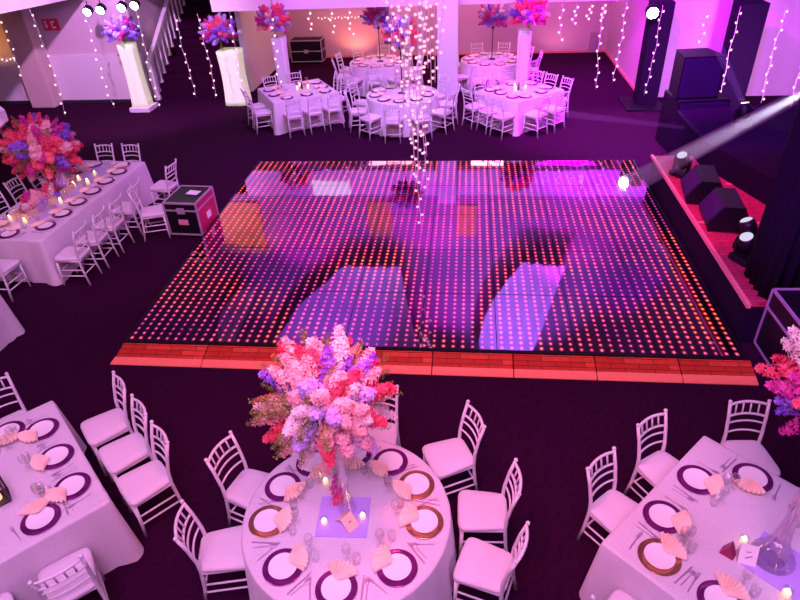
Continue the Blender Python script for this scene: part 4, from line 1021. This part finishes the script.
# ================================================================== light beams in haze
def haze(p0, p1, r0, r1, dens, label, power, col=(.80, .78, 1)):
    p0, p1 = Vector(p0), Vector(p1); d_ = p1-p0; L = d_.length
    m, nt, out = nodes('beam_haze'); v = nt.nodes.new('ShaderNodeVolumePrincipled'); v.inputs['Density'].default_value = dens; v.inputs['Color'].default_value = (.9, .9, 1, 1); v.inputs['Anisotropy'].default_value = 0
    nt.links.new(v.outputs[0], out.inputs['Volume'])
    mb = MB().lathe([(r0, .12), (r1, L)], 20)
    o = build('beam_haze', mb, m); o.location = p0; o.rotation_euler = d_.to_track_quat('Z', 'Y').to_euler(); o['kind'] = 'stuff'; o['label'] = label; o['category'] = 'haze'
    ld = bpy.data.lights.new('beam', 'SPOT'); ld.energy = power; ld.color = col; ld.spot_size = 2*math.atan(r1/L)*1.05; ld.spot_blend = .3; ld.shadow_soft_size = .03
    lo_ = bpy.data.objects.new('beam_lamp', ld); COL.objects.link(lo_); lo_.location = p0; lo_.rotation_euler = (-d_).to_track_quat('Z', 'Y').to_euler()

# ------------------------------------------------------------------ lights
def area(name, loc, target, size, power, col, sy=None, spread=PI):
    ld = bpy.data.lights.new(name, 'AREA'); ld.energy = power; ld.color = col; ld.size = size
    if sy: ld.shape = 'RECTANGLE'; ld.size_y = sy
    ld.spread = spread
    o = bpy.data.objects.new(name, ld); COL.objects.link(o); o.location = loc
    o.rotation_euler = (Vector(loc)-Vector(target)).to_track_quat('Z', 'Y').to_euler(); return o
def spot(name, loc, target, power, col, size=60, blend=.6, soft=.15):
    ld = bpy.data.lights.new(name, 'SPOT'); ld.energy = power; ld.color = col; ld.spot_size = math.radians(size); ld.spot_blend = blend; ld.shadow_soft_size = soft
    o = bpy.data.objects.new(name, ld); COL.objects.link(o); o.location = loc
    o.rotation_euler = (Vector(loc)-Vector(target)).to_track_quat('Z', 'Y').to_euler(); return o
PINK = (1, .43, .98); LILAC = (.78, .36, 1); VIOLET = (.42, .10, 1); MAG = (1, .10, .75)
area('house_light', (-.5, -.9, 7.8), (-.5, 3.6, 0), 4.0, 800, PINK)
area('house_light_left', (-5.5, 3.0, 8.5), (-4.5, 4.0, 0), 2.0, 200, PINK)
area('wash_right', (5.5, 3.0, 7.5), (2.4, 3.2, .7), 1.2, 130, (.40, .32, 1))
spot('wash_long_table', (-3.0, 6.0, 7.5), (-6.8, 9.3, .7), 800, LILAC, 50)
spot('warm_long_table', (-8.5, 2.0, 5.5), (-6.9, 7.5, .7), 260, (1, .40, .4), 40)
area('wash_far_tables', (-1.2, 10.5, 7.5), (-1.4, 15.2, .3), 2.5, 300, (.46, .36, .9), spread=math.radians(100))
spot('wash_stairs', (-7.5, 11.0, 6.5), (-9.5, 17.0, 1.5), 3100, (.85, .38, 1), 62)
spot('floor_wash', (.5, 11.5, 8.5), (.0, 14.0, 0), 1900, (.80, .0, 1), 100)
spot('floor_wash_right', (2.5, 12.5, 5.5), (3.9, 15.6, 0), 4200, (.75, .0, 1), 80)
spot('stage_wash', (2.0, 9.0, 5.5), (4.4, 9.2, .6), 1300, (1, .06, .40), 42)
spot('ramp_wash', (-.5, 3.0, 4.0), (-.5, 5.85, 0), 330, (1, .14, .22), 110)
spot('wall_wash_stage', (6.0, 13.5, .9), (6.6, 17.0, 1.7), 620, (.80, .28, 1), 120)
spot('curtain_wash', (1.0, 2.0, 6.5), (4.6, 6.6, 2.0), 2600, (.38, .0, 1), 40)
# upper wall and added drapes, lit for the dance floor's reflection
spot('drape_wash', (1.6, 12.5, 8.0), (1.6, 16.4, 6.8), 1500, (.48, .24, 1), 70)
spot('drape_wash_left', (-4.5, 12.5, 8.0), (-4.5, 16.4, 6.8), 620, (.48, .14, 1), 75)
for k_, (x_, z_, tx_, tz_, pw_, c_) in enumerate(((-6.0, 6.4, -5.0, 4.2, 460, (1, .02, .75)), (-1.5, 5.6, -1.0, 3.8, 540, (1, .01, .7)), (2.6, 6.2, 3.6, 4.0, 460, (1, .01, .75)), (5.5, 7.5, 5.0, 6.2, 260, (.4, .02, 1)), (-.8, 8.6, -.6, 7.0, 420, (.8, .02, .9)))):
    spot('gallery_wash', (x_, 14.6, z_), (tx_, 17.3, tz_), pw_, c_, 62, blend=.8)
spot('niche_wash', (-7.0, 14.8, 5.6), (-7.0, 16.7, 4.3), 260, (1, .55, .25), 65)
spot('violet_back', (3.0, 8.5, 6.5), (6.0, 14.5, 1.2), 3200, (.30, .0, 1), 66)
spot('par_glow', (-9.0, 15.9, 2.5), (-9.1, 17.3, 2.1), 60, (.45, .25, 1), 150)
# alcove
area('alcove_warm', (-2.4, 19.0, 2.70), (-2.4, 19.3, 0), 1.4, 42, (1, .45, .42))
area('alcove_wall_wash', (-2.0, 20.6, 2.70), (-2.0, 22.2, 1.5), 5.0, 85, (1, .22, .62), sy=.3)
area('alcove_wall_wash_right', (2.8, 20.6, 2.70), (3.0, 22.2, 1.3), 2.6, 42, (.95, .16, .85), sy=.3)
area('alcove_floor_wash', (3.2, 18.2, 2.70), (3.4, 18.0, 0), 1.6, 75, (.75, .0, 1))
area('alcove_warm_middle', (.65, 18.4, 2.70), (.65, 18.4, 0), 1.0, 42, (1, .45, .42))
area('alcove_pink', (3.0, 19.5, 2.70), (3.0, 19.5, 0), 1.2, 16, (.9, .28, .95))
spot('alcove_uplight', (-3.8, 21.6, .15), (-3.8, 22.2, 1.6), 60, (1, .25, .14), 140)
area('alcove_side_wash', (-4.4, 19.6, 2.68), (-6.4, 19.6, .9), 1.2, 34, (1, .50, .42))
spot('alcove_uplight_right', (2.8, 21.5, .2), (3.0, 22.2, 1.4), 14, (1, .30, .45), 150)
spot('orange_wall', (-13.6, 16.4, 1.6), (-13.3, 17.3, 2.1), 30, (1, .45, .08), 120)
spot('column_flood', (4.2, 15.85, 2.2), (3.4, 13.5, 0), 160, (.85, .8, 1), 120, soft=.1)

haze((5.02, 11.75, 1.33), (4.08, 11.9, 2.75), .05, .11, 1.0, 'pale light beam leaning up from the lit moving light', 1200)
haze((5.4, 9.5, 2.62), (2.75, 10.75, .14), .085, .21, 1.0, 'broad pale light beam slanting down to the dance floor corner', 5200)
haze((4.6, 11.9, .85), (1.7, 12.6, 1.02), .03, .08, .6, 'faint thin light beam over the magenta floor', 240)

w = bpy.data.worlds.new('world'); S.world = w; w.use_nodes = True
w.node_tree.nodes['Background'].inputs[0].default_value = (.35, .08, .45, 1); w.node_tree.nodes['Background'].inputs[1].default_value = .25

S.view_settings.view_transform = 'Standard'; S.view_settings.look = 'None'; S.view_settings.gamma = 1; S.view_settings.exposure = 0
S.cycles.use_denoising = True
S.cycles.max_bounces = 6; S.cycles.transparent_max_bounces = 12; S.cycles.sample_clamp_indirect = 4; S.cycles.volume_bounces = 0
